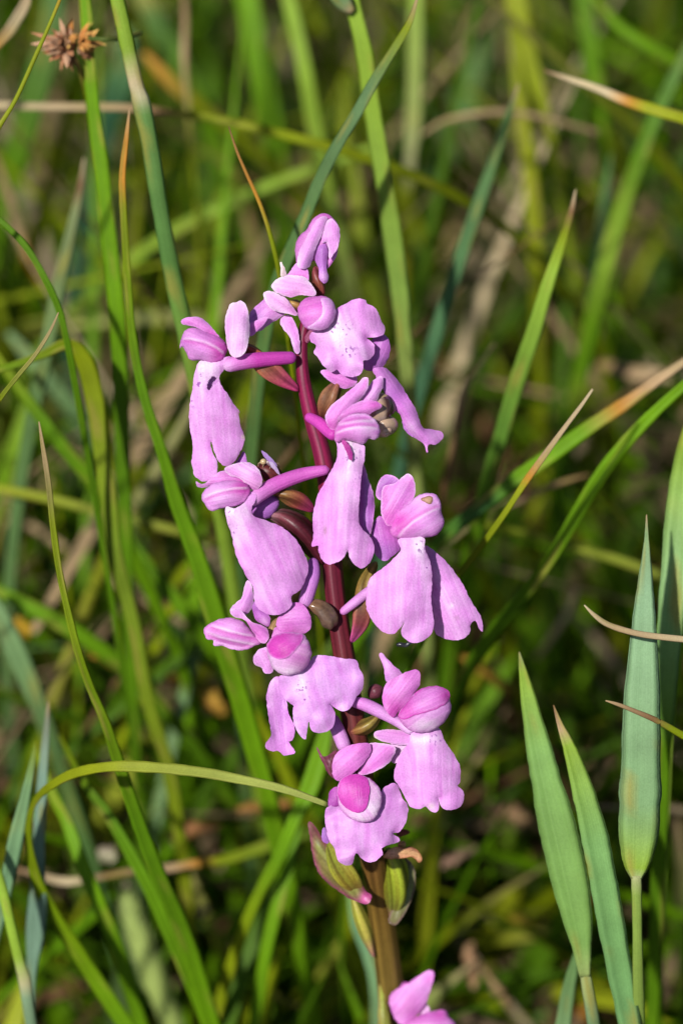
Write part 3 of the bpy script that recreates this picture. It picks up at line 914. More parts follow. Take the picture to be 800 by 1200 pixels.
blade('longer of two green blades rising from the bottom edge left of the orchid stalk',
      [(384, 850, 190, 16), (374, 890, 190, 24), (363, 925, 190, 24), (345, 962, 190, 18), (328, 1002, 195, 16), (301, 1053, 205, 15), (278, 1110, 220, 15), (250, 1200, 250, 15)], [(0, BR), (0.4, BR), (0.7, OL), (1, OL)])
blade('shorter of two green blades rising from the bottom edge left of the orchid stalk', [(352, 960, 220, 6), (342, 1005, 215, 14), (328, 1050, 215, 17), (317, 1090, 220, 17), (309, 1130, 228, 17), (297, 1210, 250, 17)], [(0, GR), (0.3, BR), (1, BR)], twist=0.3)
blade('dry beaded stalk lying level at the lower left, green toward the flower stalk',
      [(16, 1017, 260, 5), (50, 1027, 260, 8), (76, 1033, 260, 11), (105, 1030, 260, 8), (150, 1022, 262, 9), (200, 1017, 265, 10), (228, 1012, 268, 10), (262, 1008, 270, 13), (300, 996, 275, 16), (340, 982, 285, 16), (372, 974, 300, 14)],
      [(0, BRN), (0.18, PTAN), (0.3, BRN), (0.5, TAN), (0.58, ORG), (0.64, OL), (1, LT)], root=False)
blade('pale olive blurred stalk crossing left of the middle flowers', [(232, 462, 330, 8), (219, 488, 330, 12), (189, 542, 330, 14), (159, 589, 335, 14), (128, 646, 345, 14), (101, 710, 360, 14), (74, 788, 385, 14), (50, 860, 420, 14)],
      [(0, (0.34, 0.32, 0.12)), (0.3, (0.30, 0.30, 0.10)), (0.36, BRN), (0.45, YG), (0.8, (0.3, 0.28, 0.05)), (1, OL)], tube_like=True)
blade('green blurred blade slanting down left of the half-open lower flower', [(140, 610, 300, 6), (160, 645, 300, 14), (190, 682, 302, 18), (220, 720, 308, 19), (245, 752, 318, 18), (280, 800, 340, 18)], [(0, GR), (1, BR)])
blade('green blurred blade slanting right at the far left, under the folded olive blade', [(-15, 400, 210, 8), (3, 427, 210, 12), (40, 478, 212, 16), (78, 528, 218, 18), (111, 569, 228, 18), (140, 620, 250, 17)], [(0, OL), (0.4, GR), (1, BR)])
blade('blue-tinged wide blurred blade near the far left under the folded blade', [(10, 390, 420, 8), (40, 424, 420, 18), (68, 458, 422, 22), (94, 491, 428, 22), (120, 540, 445, 20)], [(0, BP), (1, BL)])
blade('bright green blurred blade leaning left at the left edge, mid height', [(52, 430, 430, 6), (40, 465, 430, 16), (26, 500, 432, 20), (10, 550, 440, 21), (-10, 610, 460, 20)], [(0, LT), (1, BR)])
blade('blue-grey blurred blade below the half-open lower flower', [(246, 690, 330, 6), (240, 725, 330, 14), (228, 770, 335, 17), (219, 805, 342, 17), (206, 855, 358, 15)], [(0, BL), (1, BP)])
blade('blue-green narrow blade hugging the left of the orchid stalk at the bottom', [(405, 1020, 230, 4), (412, 1057, 225, 10), (418, 1087, 222, 13), (431, 1120, 222, 14), (439, 1155, 225, 14), (442, 1210, 240, 14)], [(0, LT), (0.3, (0.12, 0.25, 0.12)), (1, BP)])
blade('bright green blurred blade lying level at the bottom edge beside the orchid stalk', [(470, 1150, 430, 8), (432, 1168, 430, 17), (390, 1178, 430, 20), (340, 1184, 432, 19), (280, 1190, 440, 17), (220, 1205, 455, 14)], [(0, BR), (1, BR)])
blade('curled straw-coloured dry blade in the extreme top left corner', [(36, -20, 170, 6), (30, 4, 170, 12), (20, 22, 172, 14), (8, 40, 176, 13), (-12, 60, 185, 12)], [(0, TAN), (0.5, PTAN), (1, ORG)], vee=0.6)
blade('thin brown dead stalk slanting between the spike and the two long blades', [(579, 402, 240, 2), (563, 425, 240, 6), (547, 450, 242, 8), (538, 480, 245, 8), (530, 520, 255, 8), (520, 570, 275, 8)], [(0, TAN), (1, BRN)], tube_like=True)
blade('short faint dead stalk lying between the long green blades', [(690, 556, 260, 2), (668, 562, 260, 6), (640, 572, 260, 7), (612, 586, 265, 6), (590, 596, 275, 4)], [(0, BRN), (1, TAN)], root=False, tube_like=True)
blade('green blurred blade hanging behind the long slanting blades near mid right', [(668, 600, 520, 10), (660, 650, 520, 18), (652, 700, 525, 20), (648, 760, 535, 18), (640, 830, 560, 16)], [(0, GR), (1, GR)])
blade('pale dead stalk dangling below the long slanting blades near mid right', [(676, 690, 420, 4), (665, 718, 420, 8), (650, 740, 425, 8), (628, 772, 440, 7)], [(0, PTAN), (1, TAN)], root=False)
blade('straw-coloured crumpled dead blade behind the upper end of the long blades at right', [(690, 418, 460, 8), (715, 430, 460, 16), (748, 438, 462, 18), (785, 440, 468, 16), (830, 446, 480, 12)], [(0, BRN), (0.4, TAN), (1, PTAN)], mat=M_DRY, root=False)
blade('wide tan dead blade hanging blurred in the upper right of centre', [(578, 160, 900, 20), (564, 215, 900, 34), (545, 275, 905, 36), (522, 330, 915, 30), (500, 385, 935, 22)], [(0, TAN), (0.5, TAN), (1, PTAN)], mat=M_DRY)
blade('pale brown dead blade blurred below the wide tan one', [(600, 225, 950, 14), (585, 265, 950, 26), (568, 310, 955, 26), (556, 360, 965, 20), (545, 420, 985, 16)], [(0, PTAN), (1, TAN)], mat=M_DRY)
blade('broad blue-green blurred leaf at the top right of the tall light shoot', [(565, 40, 800, 12), (556, 72, 800, 36), (545, 105, 805, 44), (535, 145, 815, 40), (518, 190, 835, 30), (500, 230, 860, 22)], [(0, BL), (1, BL)])
blade('dusky blue-green blurred blade at the top left behind the brown seed head', [(64, -20, 480, 20), (62, 30, 480, 34), (48, 90, 485, 36), (30, 150, 495, 34), (12, 210, 515, 28)], [(0, BL), (1, GR)])
blade('blue-green broad leaf behind the jointed shoot at top left', [(150, 30, 520, 14), (150, 70, 520, 34), (140, 105, 525, 40), (128, 145, 540, 24)], [(0, BL), (1, (0.04, 0.12, 0.06))])
blade('blue-green blurred blade at the top between jointed shoot and wide green blade', [(158, -20, 560, 22), (185, 30, 560, 30), (210, 75, 565, 32), (232, 120, 580, 28)], [(0, BL), (1, GR)])
blade('olive blurred blade with orange end behind the jointed shoot', [(168, 62, 460, 6), (190, 85, 460, 15), (212, 108, 465, 16), (240, 128, 475, 15), (280, 160, 495, 14)], [(0, ORG), (0.35, (0.35, 0.22, 0.03)), (0.6, OL), (1, OL)])
blade('thin brown dead stalk hanging at the top left of centre', [(214, -30, 380, 6), (217, 20, 380, 8), (216, 70, 382, 8), (220, 120, 390, 7), (226, 190, 410, 6)], [(0, BRN), (0.4, TAN), (1, OL)], tube_like=True)
blade('brown dead stalk drooping below the fine rusty-tipped blade', [(284, 238, 620, 5), (292, 265, 620, 10), (299, 300, 622, 11), (298, 345, 630, 11), (294, 400, 650, 10)], [(0, BRN), (1, TAN)], mat=M_DRY)
blade('rusty blurred stalk at the left edge of the upper left', [(-6, 180, 420, 6), (6, 215, 420, 11), (18, 255, 422, 12), (32, 300, 430, 11), (60, 350, 450, 10)], [(0, BRN), (0.5, TAN), (0.7, ORG), (1, OL)])


# ------------------------------------------------------------------ dead leaves caught in the grass
def dead_leaf(label, x, y, d, L, W, ang, col, cat='dead leaf', name='dead_leaf'):
    ca, sa = math.cos(ang), math.sin(ang)
    rr = random.Random(int(x * 7 + y))
    o = [(-1, 0), (-0.7, 0.5), (-0.3, 0.9), (0.1, 0.6), (0.6, 0.85), (1.1, 0.1), (0.6, -0.5), (0.2, -0.95), (-0.2, -0.5), (-0.6, -0.8)]
    o = [(a_ * rr.uniform(0.7, 1.25), b_ * rr.uniform(0.55, 1.2)) for a_, b_ in o]
    o = [(x + (p[0] * L * ca - p[1] * W * sa), y + (p[0] * L * sa + p[1] * W * ca)) for p in o]
    d = min(d * 1.3, ground_d(x, y) - 120)
    col = tuple(c * 0.8 for c in col)
    ob = petal(name, None, o, d, base=col, fold=14, puff=6, wave=9, wfreq=0.11, mat=M_DRY, step=4, edge=(tuple(c * 0.6 for c in col), 6))
    return tag(ob, label, cat, 'dead leaves in the grass')


for a in [
    ('yellow-orange dead leaf low on the left beside the slanting olive stalk', 238, 815, 560, 42, 14, 0.45, (0.50, 0.30, 0.04)),
    ('small orange dead leaf at the left edge above the blue-grey blade', 28, 735, 520, 14, 11, 1.0, (0.55, 0.33, 0.02)),
    ('orange dead leaf on the left just above the yellow-orange one', 118, 768, 540, 28, 11, 0.4, (0.52, 0.30, 0.03)),
    ('rust-brown dead leaf under the arching blade, nearer the flower', 310, 945, 520, 34, 10, -0.15, (0.42, 0.20, 0.05)),
    ('dark brown dead leaf under the arching blade, farther left', 222, 975, 540, 34, 12, -0.25, (0.30, 0.14, 0.05)),
    ('yellow-orange dead leaf right of the lower right flower, under the long blade', 570, 790, 560, 38, 9, 0.6, (0.48, 0.28, 0.03)),
    ('pale brown dead leaf at lower right beside the withered petal', 535, 1005, 540, 22, 8, -0.6, (0.42, 0.28, 0.17)),
    ('yellow dead leaf low at right, left of the two pointed leaves', 610, 1078, 560, 15, 11, 0.3, (0.50, 0.36, 0.03)),
    ('tan dead leaf standing at the bottom right of centre', 552, 1130, 540, 34, 9, 1.45, (0.40, 0.24, 0.12)),
    ('slim tan dead leaf slanting at the bottom right beside the standing one', 580, 1155, 545, 40, 6, 0.95, (0.42, 0.27, 0.13)),
    ('brown dead leaf between the spike and the two pointed leaves at right', 590, 950, 620, 30, 14, 0.2, (0.33, 0.20, 0.10)),
    ('cream scrap of dead leaf under the arching blade at lower left', 126, 1001, 480, 12, 15, 0.4, (0.50, 0.47, 0.30)),
    ('pinkish pale scrap of dead leaf below the cream one at lower left', 152, 1040, 500, 11, 8, 0.6, (0.46, 0.36, 0.25)),
    ('pale scrap of dead leaf beside the bottom of the folded olive blade', 238, 1068, 520, 12, 7, -0.6, (0.42, 0.32, 0.22)),
]:
    dead_leaf(*a)

# white pebble at right edge
def pebble(label, x, y, r, col):
    d = ground_d(x, y) - r * 0.5
    c = P(x, y, d)
    V, F = [], []
    n, m = 14, 8
    for i in range(m + 1):
        ph = math.pi * i / m
        for j in range(n):
            th = 2 * math.pi * j / n
            v = Vector((math.sin(ph) * math.cos(th), 0.8 * math.sin(ph) * math.sin(th), 0.7 * math.cos(ph)))
            v *= r * U * 1.6 * (1 + 0.18 * noise.noise(v * 1.7 + Vector((x, y, 0))))
            V.append(c + v)
    F = [(i * n + j, i * n + (j + 1) % n, (i + 1) * n + (j + 1) % n, (i + 1) * n + j) for i in range(m) for j in range(n)]
    o = new_mesh('pebble', V, F, M_DRY, None, np.tile(np.array(col), (len(V), 1)), [(0, 0)] * len(V))
    tag(o, label, 'pebble')


pebble('pale grey pebble on the soil at the right edge, behind the pale stalk', 790, 1078, 22, (0.62, 0.58, 0.58))

# blurred pale green flowering spike of a grass at lower left
def seed_spike():
    root = empty('seed_spike', P(215, 1240, 900))
    tag(root, 'fat pale green blurred seed spike leaning at the lower left', 'seed spike')
    pts = [(150, 1045, 640, 6), (156, 1075, 640, 12), (168, 1110, 645, 14), (185, 1155, 655, 14), (208, 1215, 670, 12)]
    tube('spike', root, pts, mat=M_GRASS, cols=(0.30, 0.38, 0.10), bumps=0.25)
    p = catmull(pts, 10, closed=False)
    V, F, C = [], [], []
    for q in p:
        for _ in range(9):
            th = random.uniform(0, 2 * math.pi)
            o = Vector((q[0] + math.cos(th) * q[3] * 0.9, q[1] + random.uniform(-4, 4), q[2] + math.sin(th) * q[3] * 0.9))
            e = Vector((o.x + math.cos(th) * 5 - 3, o.y - 9, o.z + math.sin(th) * 5))
            w = 2.2
            b = len(V)
            for a in ((o.x - w, o.y, o.z), (o.x + w, o.y, o.z), (o.x, o.y + 1, o.z - w), (e.x, e.y, e.z)):
                V.append(P(*a))
                C.append((0.32, 0.40, 0.13))
            F += [(b, b + 2, b + 3), (b + 2, b + 1, b + 3), (b + 1, b, b + 3), (b, b + 1, b + 2)]
    o = new_mesh('spikelets', V, F, M_GRASS, root, np.array(C), [(0.5, 0)] * len(V))
    tag(o, kind='stuff')
    ribbon('stem', root, [(206, 1205, 325, 8), (222, 1245, 335, 8), (240, 1300, 350, 8)], OL, tube_like=True)


seed_spike()


# brown dried flower head, top left
def dried_head():
    root = empty('dried_flower_head', P(120, 420, 2000))
    tag(root, 'spiky brown dried flower head among the grass in the top left corner', 'dried flower')
    cx, cy, cd = 78, 52, 200
    k = 0
    for i in range(120):
        z = random.uniform(-0.75, 1)
        th = random.uniform(0, 2 * math.pi)
        r = math.sqrt(max(0, 1 - z * z))
        dv = Vector((r * math.cos(th) * 1.0, r * math.sin(th), -z))
        dv = (dv + Vector((random.uniform(-.6, .6), random.uniform(-.4, .8), random.uniform(-.5, .5)))).normalized()
        L = random.uniform(14, 36)
        if dv.x < -0.5 and abs(dv.y) < 0.4:
            L += 10
        w = random.uniform(6, 10)
        c = Vector((cx + (12 if dv.x > 0.45 else 0), cy, cd))
        orange = dv.x > 0.25 and dv.y < 0.5
        colr = random.choice([(0.60, 0.24, 0.06), (0.66, 0.32, 0.09)]) if orange else random.choice([(0.38, 0.17, 0.08), (0.27, 0.10, 0.045), (0.50, 0.30, 0.18), (0.42, 0.20, 0.10)])
        up = Vector((random.uniform(-1, 1), random.uniform(-1, 1), random.uniform(-1, 1)))
        sd = dv.cross(up).normalized()
        nn = dv.cross(sd).normalized()
        a = c + dv * L * 0.25
        m = c + dv * L * 0.62 + nn * 2
        t = c + dv * L + nn * random.uniform(-3, 5)
        vs = [a - sd * w * .35, a + nn * 1.8, a + sd * w * .35, a - nn * 0.6,
              m - sd * w * .5, m + nn * 2.5, m + sd * w * .5, m - nn * 0.5, t]
        V = [P(*v) for v in vs]
        F = [(0, 1, 5, 4), (1, 2, 6, 5), (2, 3, 7, 6), (3, 0, 4, 7), (4, 5, 8), (5, 6, 8), (6, 7, 8), (7, 4, 8), (3, 2, 1, 0)]
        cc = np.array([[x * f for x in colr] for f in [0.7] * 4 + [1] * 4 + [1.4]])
        new_mesh('dry_bract', V, F, M_DRY, root, np.clip(cc, 0, 0.7), [(0.5, 0), (0.5, .1), (0.6, 0), (0.5, .2), (0, .5), (.5, .5), (1, .5), (.5, .6), (.5, 1)], smooth=False)
        k += 1
    tube('core', root, [(cx - 6, cy - 10, cd, 9), (cx, cy, cd, 13), (cx + 6, cy + 10, cd + 4, 8)], mat=M_DRY, cols=BRN, bumps=0.4)
    ribbon('stem', root, [(84, 60, 105, 5), (96, 90, 115, 6), (108, 150, 150, 6), (118, 230, 190, 7), (128, 320, 240, 7)], [(0, BRN), (0.2, OL), (1, OL)], tube_like=True)
    ribbon('stem', root, [(96, 44, 105, 5), (120, 46, 85, 6), (145, 44, 95, 7), (166, 38, 110, 5)], [(0, (0.10, 0.14, 0.03)), (1, (0.10, 0.14, 0.03))], root=False, tube_like=True)


dried_head()

# ------------------------------------------------------------------ the orchid
STEM = [(372, 318, 22, 6), (374, 340, 24, 7), (362, 366, 26, 7), (354, 400, 28, 7.5), (355, 440, 28, 8.5), (364, 485, 30, 10), (378, 535, 30, 11.5), (386, 590, 30, 12.5),
        (388, 650, 30, 13.5), (394, 710, 30, 13.5), (403, 770, 30, 14), (413, 840, 32, 15), (424, 920, 46, 16), (436, 1000, 80, 16.5), (447, 1070, 150, 17), (456, 1140, 205, 17.5), (464, 1210, 262, 18)]
p = catmull(STEM, 6, closed=False)
wp = PA(p[:, :3])
wr = p[:, 3] * 0.90 * U * (FOCUS + p[:, 2] * U) / FOCUS
q, ext = wp[-1].copy(), []
while q[2] > -0.006:
    q = q + np.array((0.00012, 0.0002, -0.004))
    ext.append(q.copy())
wp = np.vstack([wp, ext])
wr = np.concatenate([wr, np.linspace(wr[-1], wr[-1] * 1.25, len(ext))])
stops = [(300, (0.15, 0.025, 0.03)), (360, (0.12, 0.010, 0.03)), (480, (0.20, 0.010, 0.055)), (620, (0.12, 0.010, 0.028)), (720, (0.10, 0.010, 0.02)), (860, (0.10, 0.02, 0.018)), (960, (0.12, 0.045, 0.018)),
         (1050, (0.14, 0.08, 0.015)), (1200, (0.13, 0.095, 0.02))]
yy = np.concatenate([p[:, 1], np.full(len(ext), 1300)])
sc = np.stack([np.interp(yy, [s[0] for s in stops], [s[1][k] for s in stops]) for k in range(3)], 1)
orchid = empty('orchid', Vector((wp[-1][0], wp[-1][1], 0)))
tag(orchid, 'wild orchid spike with a dozen lilac-pink hooded flowers on a maroon stalk, in sharp focus', 'orchid')
tube_world('stem', orchid, wp, wr, sc, M_STEM, sides=18, ribs=7, ribd=0.03, twist=1.5)


FC = {}


def flower(x, y, d, label):
    e = empty('flower', P(x, y, d), orchid)
    FC[e.name] = (x, y)
    e['label'] = label
    return e


OV = [(0.20, 0.03, 0.05), (0.24, 0.10, 0.05), (0.20, 0.09, 0.04), (0.34, 0.03, 0.12)]

# F0 topmost bud -----------------------------------------------------------
K = lambda pts: S(300, 240, 6.667, pts)
f = empty('bud', P(374, 318, 20), orchid)
f['label'] = 'topmost flower bud with folded pink tepals'
petal('tepal', f, K([(305, 360), (315, 290), (350, 230), (400, 190), (430, 130), (480, 80), (540, 65), (600, 100), (640, 160), (655, 240), (640, 330), (600, 400), (545, 450), (450, 440), (400, 480), (340, 490), (315, 440)]),
      20, base=PINK, pig=[(384, 262, 12, MAG, 0.6), (347, 288, 8, PINK, 0.5)], puff=14, back=16, wave=0)
petal('tepal', f, K([(330, 490), (320, 430), (345, 340), (390, 260), (430, 190), (470, 120), (530, 85), (560, 110), (545, 165), (510, 240), (475, 320), (448, 390), (435, 450), (410, 490), (370, 502)]),
      3, base=LIL, edge=(PALE, 7), pig=[(352, 282, 10, PINK, 0.5), (372, 260, 10, PINK, 0.4)], puff=7, fold=4, tilt=(0.25, 0))
petal('tepal', f, K([(545, 140), (590, 105), (640, 160), (655, 240), (640, 330), (605, 390), (570, 425), (565, 350), (548, 290), (520, 300), (515, 250), (535, 195)]),
      4, base=LIL, pig=[(388, 268, 9, PINK, 0.5)], edge=(PALE, 4), puff=7, tilt=(-0.15, 0))
petal('lip', f, K([(470, 330), (505, 315), (540, 305), (560, 350), (556, 440), (550, 500), (565, 560), (555, 605), (525, 612), (495, 580), (488, 500), (462, 430)]),
      6, base=PUR, pig=[(379, 325, 6, PALE, 0.7)], puff=5, fold=4)
petal('tepal', f, K([(642, 325), (632, 390), (592, 460), (550, 500), (548, 440), (600, 385)]), 12, base=PINK, puff=4)
tube('ovary', f, [(376, 350, 20, 8), (373, 332, 18, 8.5), (369, 312, 14, 6)], mat=M_OVARY, cols=[(0.13, 0.02, 0.025), (0.17, 0.05, 0.03), (0.2, 0.04, 0.06)], ribs=3, ribd=0.13, twist=2)

# F1 upper left flower turned away ----------------------------------------------
f = flower(350, 352, 15, 'flower turned away just below the topmost bud')
petal('sepal', f, K([(120, 640), (150, 590), (210, 560), (290, 548), (370, 560), (420, 600), (460, 660), (470, 700), (440, 715), (350, 705), (280, 720), (210, 710), (150, 680)]),
      -12, base=PALE, edge=(WHI, 4), puff=7, axis=((318, 337), (370, 346)), tilt=(0.1, -0.2))
R1 = lambda pts: S(200, 230, 4, pts)
petal('sepal', f, R1([(435, 460), (450, 443), (485, 448), (530, 470), (565, 505), (592, 548), (585, 558), (540, 550), (490, 537), (450, 505)]),
      -2, base=PALE, edge=(WHI, 3), pig=[(345, 366, 8, PINK, 0.4)], puff=5, axis=((309, 344), (348, 369)), tilt=(0.1, 0))
petal('lip', f, R1([(445, 470), (435, 485), (405, 510), (375, 540), (365, 575), (372, 635), (415, 632), (460, 605), (515, 565), (540, 545), (500, 500)]),
      10, base=LIL, pig=[(298, 372, 9, VIO, 0.8), (320, 360, 10, PINK, 0.3)], puff=6, fold=6, axis=((332, 350), (292, 385)))
petal('petal', f, R1([(370, 600), (400, 582), (440, 565), (457, 568), (445, 590), (415, 625), (385, 652), (372, 655)]), 2, base=PINK, edge=(LIL, 4), puff=4)
petal('petal', f, R1([(512, 590), (525, 560), (560, 560), (590, 610), (604, 670), (605, 732), (580, 728), (555, 655), (528, 625)]), 16, base=LIL, edge=(PALE, 4), puff=4)
petal('petal', f, K([(215, 560), (255, 535), (300, 470), (330, 455), (400, 500), (412, 580), (390, 610), (320, 580)]), 8, base=PINK, edge=(LIL, 4), puff=5)
petal('bract', f, K([(187, 450), (205, 455), (240, 540), (230, 565), (190, 560), (192, 500)]), 6, base=(0.62, 0.47, 0.5), edge=((0.7, 0.6, 0.6), 2), puff=2, thick=1.2, wave=0.5)
tube('ovary', f, [(336, 353, 8, 5), (346, 358, 8, 7), (358, 362, 18, 6)], mat=M_OVARY, cols=[(0.36, 0.28, 0.06), (0.28, 0.14, 0.05), (0.2, 0.04, 0.05)], ribs=3, ribd=0.13)

# F2 upper right flower facing the viewer -----------------------------------------
K = lambda pts: S(330, 330, 4, pts)
f = flower(380, 378, 12, 'upper right flower facing forward with broad frilled lip')
hd = petal('hood', f, K([(75, 140), (90, 95), (130, 72), (190, 68), (235, 85), (252, 130), (245, 180), (210, 220), (165, 232), (120, 222), (90, 190)]),
      -20, base=PINK, pig=[(362, 352, 14, MAG, 0.4), (378, 380, 14, LIL, 0.7)], puff=14, back=16, wave=0)
petal('tepal', f, K([(183, 80), (225, 82), (250, 125), (245, 180), (210, 217), (170, 228), (120, 215), (150, 195), (185, 160), (192, 115)]), 0, on=hd, base=LIL, pig=[(384, 366, 12, PINK, 0.3)], edge=(PALE, 3), puff=4, wave=1)
petal('lip', f, K([(255, 130), (300, 105), (345, 80), (392, 86), (402, 106), (440, 125), (462, 175), (483, 215), (475, 250), (430, 262), (396, 264), (430, 290), (436, 330), (410, 365), (381, 372), (383, 410), (360, 440), (320, 448),
                    (280, 435), (260, 412), (235, 425), (200, 400), (170, 355), (150, 335), (160, 300), (135, 280), (135, 245), (170, 225), (220, 205), (245, 180)]),
      -12, base=LIL, pig=[(398, 388, 17, WHI, 1.0), (410, 410, 12, PALE, 0.7), (430, 372, 16, PINK, 0.15)], spots=[(397, 389, 16), (408, 412, 10)], axis=((392, 368), (416, 440)), fold=12, puff=9, wave=4, wfreq=0.06)
petal('tepal', f, K([(425, 268), (480, 248), (506, 290), (506, 340), (482, 390), (440, 417), (390, 414), (380, 380), (410, 345)]), 14, base=PUR, pig=[(450, 410, 14, PINK, 0.4)], puff=9, fold=5)
petal('tepal', f, K([(180, 425), (200, 412), (235, 415), (270, 410), (310, 435), (352, 447), (342, 485), (300, 503), (250, 482), (210, 457)]), 6, base=PINK, edge=(LIL, 4), puff=5, fold=4)
tube('ovary', f, [(357, 402, 30, 5), (363, 394, 20, 5), (370, 384, 4, 5)], mat=M_OVARY, cols=(0.40, 0.12, 0.22))

# F3 left flower in profile with level spur -------------------------------------------
K = lambda pts: S(200, 340, 6.667, pts)
R3 = lambda pts: S(200, 400, 4, pts)
f = flower(268, 420, 0, 'upper left flower in profile with a straight level spur')
petal('hood', f, K([(72, 455), (82, 385), (108, 322), (170, 292), (235, 305), (300, 335), (370, 358), (420, 400), (445, 455), (420, 525), (380, 560), (320, 568), (250, 552), (160, 547), (128, 502), (103, 452), (88, 440)]),
      -14, base=(0.67, 0.28, 0.65), pig=[(258, 412, (12, 16), MAG, 1.0), (262, 410, 7, DEEP, 0.25), (232, 415, (16, 10), LIL, 0.8), (215, 400, 7, VIO, 0.3)], puff=20, back=18, seams=((0.1, -0.25, 1),), step=1.7, wave=0)
petal('sepal', f, K([(80, 245), (108, 220), (180, 207), (240, 220), (300, 265), (345, 322), (385, 365), (330, 352), (260, 322), (180, 285), (100, 270)]),
      -16, base=PINK, edge=(LIL, 3), pig=[(250, 392, 8, MAG, 0.5)], puff=8, fold=4)
petal('sepal', f, K([(425, 240), (440, 170), (470, 105), (510, 97), (550, 82), (592, 122), (610, 200), (617, 320), (602, 430), (570, 500), (510, 530), (468, 500), (440, 430), (428, 330)]),
      -20, base=PALE, edge=(WHI, 2), pig=[(278, 372, 12, PINK, 0.35), (282, 415, 7, WHI, 0.7)], puff=8, fold=3, axis=((282, 354), (277, 420)), tilt=(0, -0.25))
tube('spur', f, [(262, 431, -12, 7), (275, 426, -10, 9), (300, 422, -4, 9), (325, 420, 2, 8), (347, 419, 8, 7)], cols=[PALE, PINK, MAG, MAG, (0.52, 0.07, 0.42)])
tube('ovary', f, [(284, 404, 6, 6), (296, 412, 8, 9), (312, 429, 10, 11), (332, 446, 16, 9), (350, 458, 24, 6)], mat=M_OVARY, cols=[(0.20, 0.03, 0.035), (0.22, 0.05, 0.03), (0.27, 0.10, 0.05), (0.34, 0.05, 0.10), (0.45, 0.04, 0.18)], ribs=3, ribd=0.15, twist=2.2)
petal('lip', f, R3([(140, 92), (200, 98), (262, 70), (287, 78), (285, 98), (252, 130), (225, 172), (240, 210), (265, 245), (290, 285), (325, 330), (318, 345), (330, 400), (347, 455), (330, 512), (300, 560), (265, 586), (235, 572), (213, 538), (198, 490), (189, 470),
                    (193, 515), (217, 565), (216, 615), (190, 646), (150, 656), (115, 632), (99, 570), (105, 500), (90, 400), (88, 310), (104, 210), (115, 140)]),
      -14, base=LIL, pig=[(243, 432, (14, 16), WHI, 0.95), (226, 470, (6, 30), PALE, 0.6), (262, 500, 20, PINK, 0.2), (262, 428, 7, PALE, 0.6), (286, 512, 3, (0.72, 0.6, 0.5), 0.9), (281, 484, 2.5, (0.36, 0.2, 0.14), 0.7)], spots=[(232, 448, 14), (226, 470, 8)],
      hole=R3([(178, 185), (195, 165), (214, 170), (216, 195), (195, 215), (178, 230), (172, 210)]), axis=((236, 425), (250, 560)), fold=10, puff=10, wave=2, tilt=(0, 0.04), step=1.7)
petal('tepal', f, R3([(165, 160), (225, 165), (228, 250), (165, 250)]), -3, base=(0.60, 0.28, 0.66), puff=2, wave=0.5)

# F4 flower behind on the right ------------------------------------------------------
K = lambda pts: S(420, 440, 7.27, pts)
f = flower(440, 440, 20, 'flower turned away on the right with a drooping folded lip')
petal('lip', f, K([(120, -60), (220, -70), (290, -10), (360, 80), (430, 195), (490, 300), (520, 380), (550, 445), (620, 458), (700, 478), (722, 520), (665, 585), (592, 592), (585, 662), (545, 575), (460, 522), (400, 440), (350, 330), (300, 290), (255, 230), (205, 110), (150, 20)]),
      4, base=(0.60, 0.24, 0.62), pig=[(460, 462, 12, PUR, 0.8), (512, 512, 9, LIL, 0.9), (482, 500, 8, PALE, 0.4)], axis=((445, 440), (502, 520)), fold=14, puff=7, wave=3, tilt=(0.1, 0.1))
petal('petal', f, K([(375, 380), (420, 420), (470, 525), (430, 505), (385, 450)]), 12, base=PUR, puff=2, wave=0.5)
tube('ovary', f, [(377, 489, 26, 5), (381, 477, 18, 9), (389, 462, 14, 10), (398, 446, 14, 7)], mat=M_OVARY, cols=[(0.2, 0.04, 0.04), (0.2, 0.08, 0.04), (0.24, 0.12, 0.06), (0.22, 0.06, 0.06)], ribs=3, ribd=0.14, twist=1.5)

# F5 centre flower ---------------------------------------------------------------------
K = lambda pts: S(330, 330, 4, pts)
R4 = lambda pts: S(340, 450, 3.333, pts)
f = flower(395, 510, -10, 'centre flower in front of the stalk with a long three-lobed lip')
petal('sepal', f, K([(470, 443), (476, 490), (457, 530), (440, 562), (370, 570), (395, 510), (425, 468)]), -14, base=LIL, edge=(PALE, 3), puff=6, fold=4)
petal('sepal', f, K([(405, 452), (402, 500), (370, 550), (315, 602), (272, 642), (264, 682), (246, 702), (216, 678), (204, 632), (225, 588), (280, 540), (340, 490), (385, 450)]),
      -24, base=PINK, edge=(PALE, 3), pig=[(408, 462, 14, LIL, 0.7), (385, 500, 7, MAG, 0.4)], puff=8, fold=4, axis=((430, 444), (386, 502)))
petal('petal', f, K([(266, 645), (295, 600), (350, 568), (410, 553), (465, 573), (467, 590), (430, 608), (400, 628), (330, 625), (285, 655)]), -28, base=PINK, pig=[(440, 474, 8, MAG, 0.5)], edge=(LIL, 3), puff=6, fold=5)
petal('hood', f, R4([(173, 200), (180, 165), (205, 135), (245, 117), (300, 118), (340, 148), (350, 190), (332, 218), (305, 214), (285, 235), (245, 225), (210, 218), (178, 228)]),
      -34, base=LIL, pig=[(405, 492, 10, PINK, 0.5), (432, 505, 10, PALE, 0.6)], puff=18, back=14, seams=((-0.1, 0.3, 1), (0.45, 0.1, 1)), step=1.7, wave=0, edge=(PALE, 3))
tube('spur', f, [(394, 512, -22, 7), (386, 506, -14, 7.5), (373, 495, -2, 7), (358, 487, 6, 5.5)], cols=[(0.52, 0.05, 0.40), MAG, MAG, MAG])
petal('petal', f, R4([(283, 310), (305, 370), (325, 430), (328, 500), (308, 600), (275, 575), (262, 500), (268, 400)]), -6, base=PUR, puff=5, fold=4, edge=(LIL, 3))
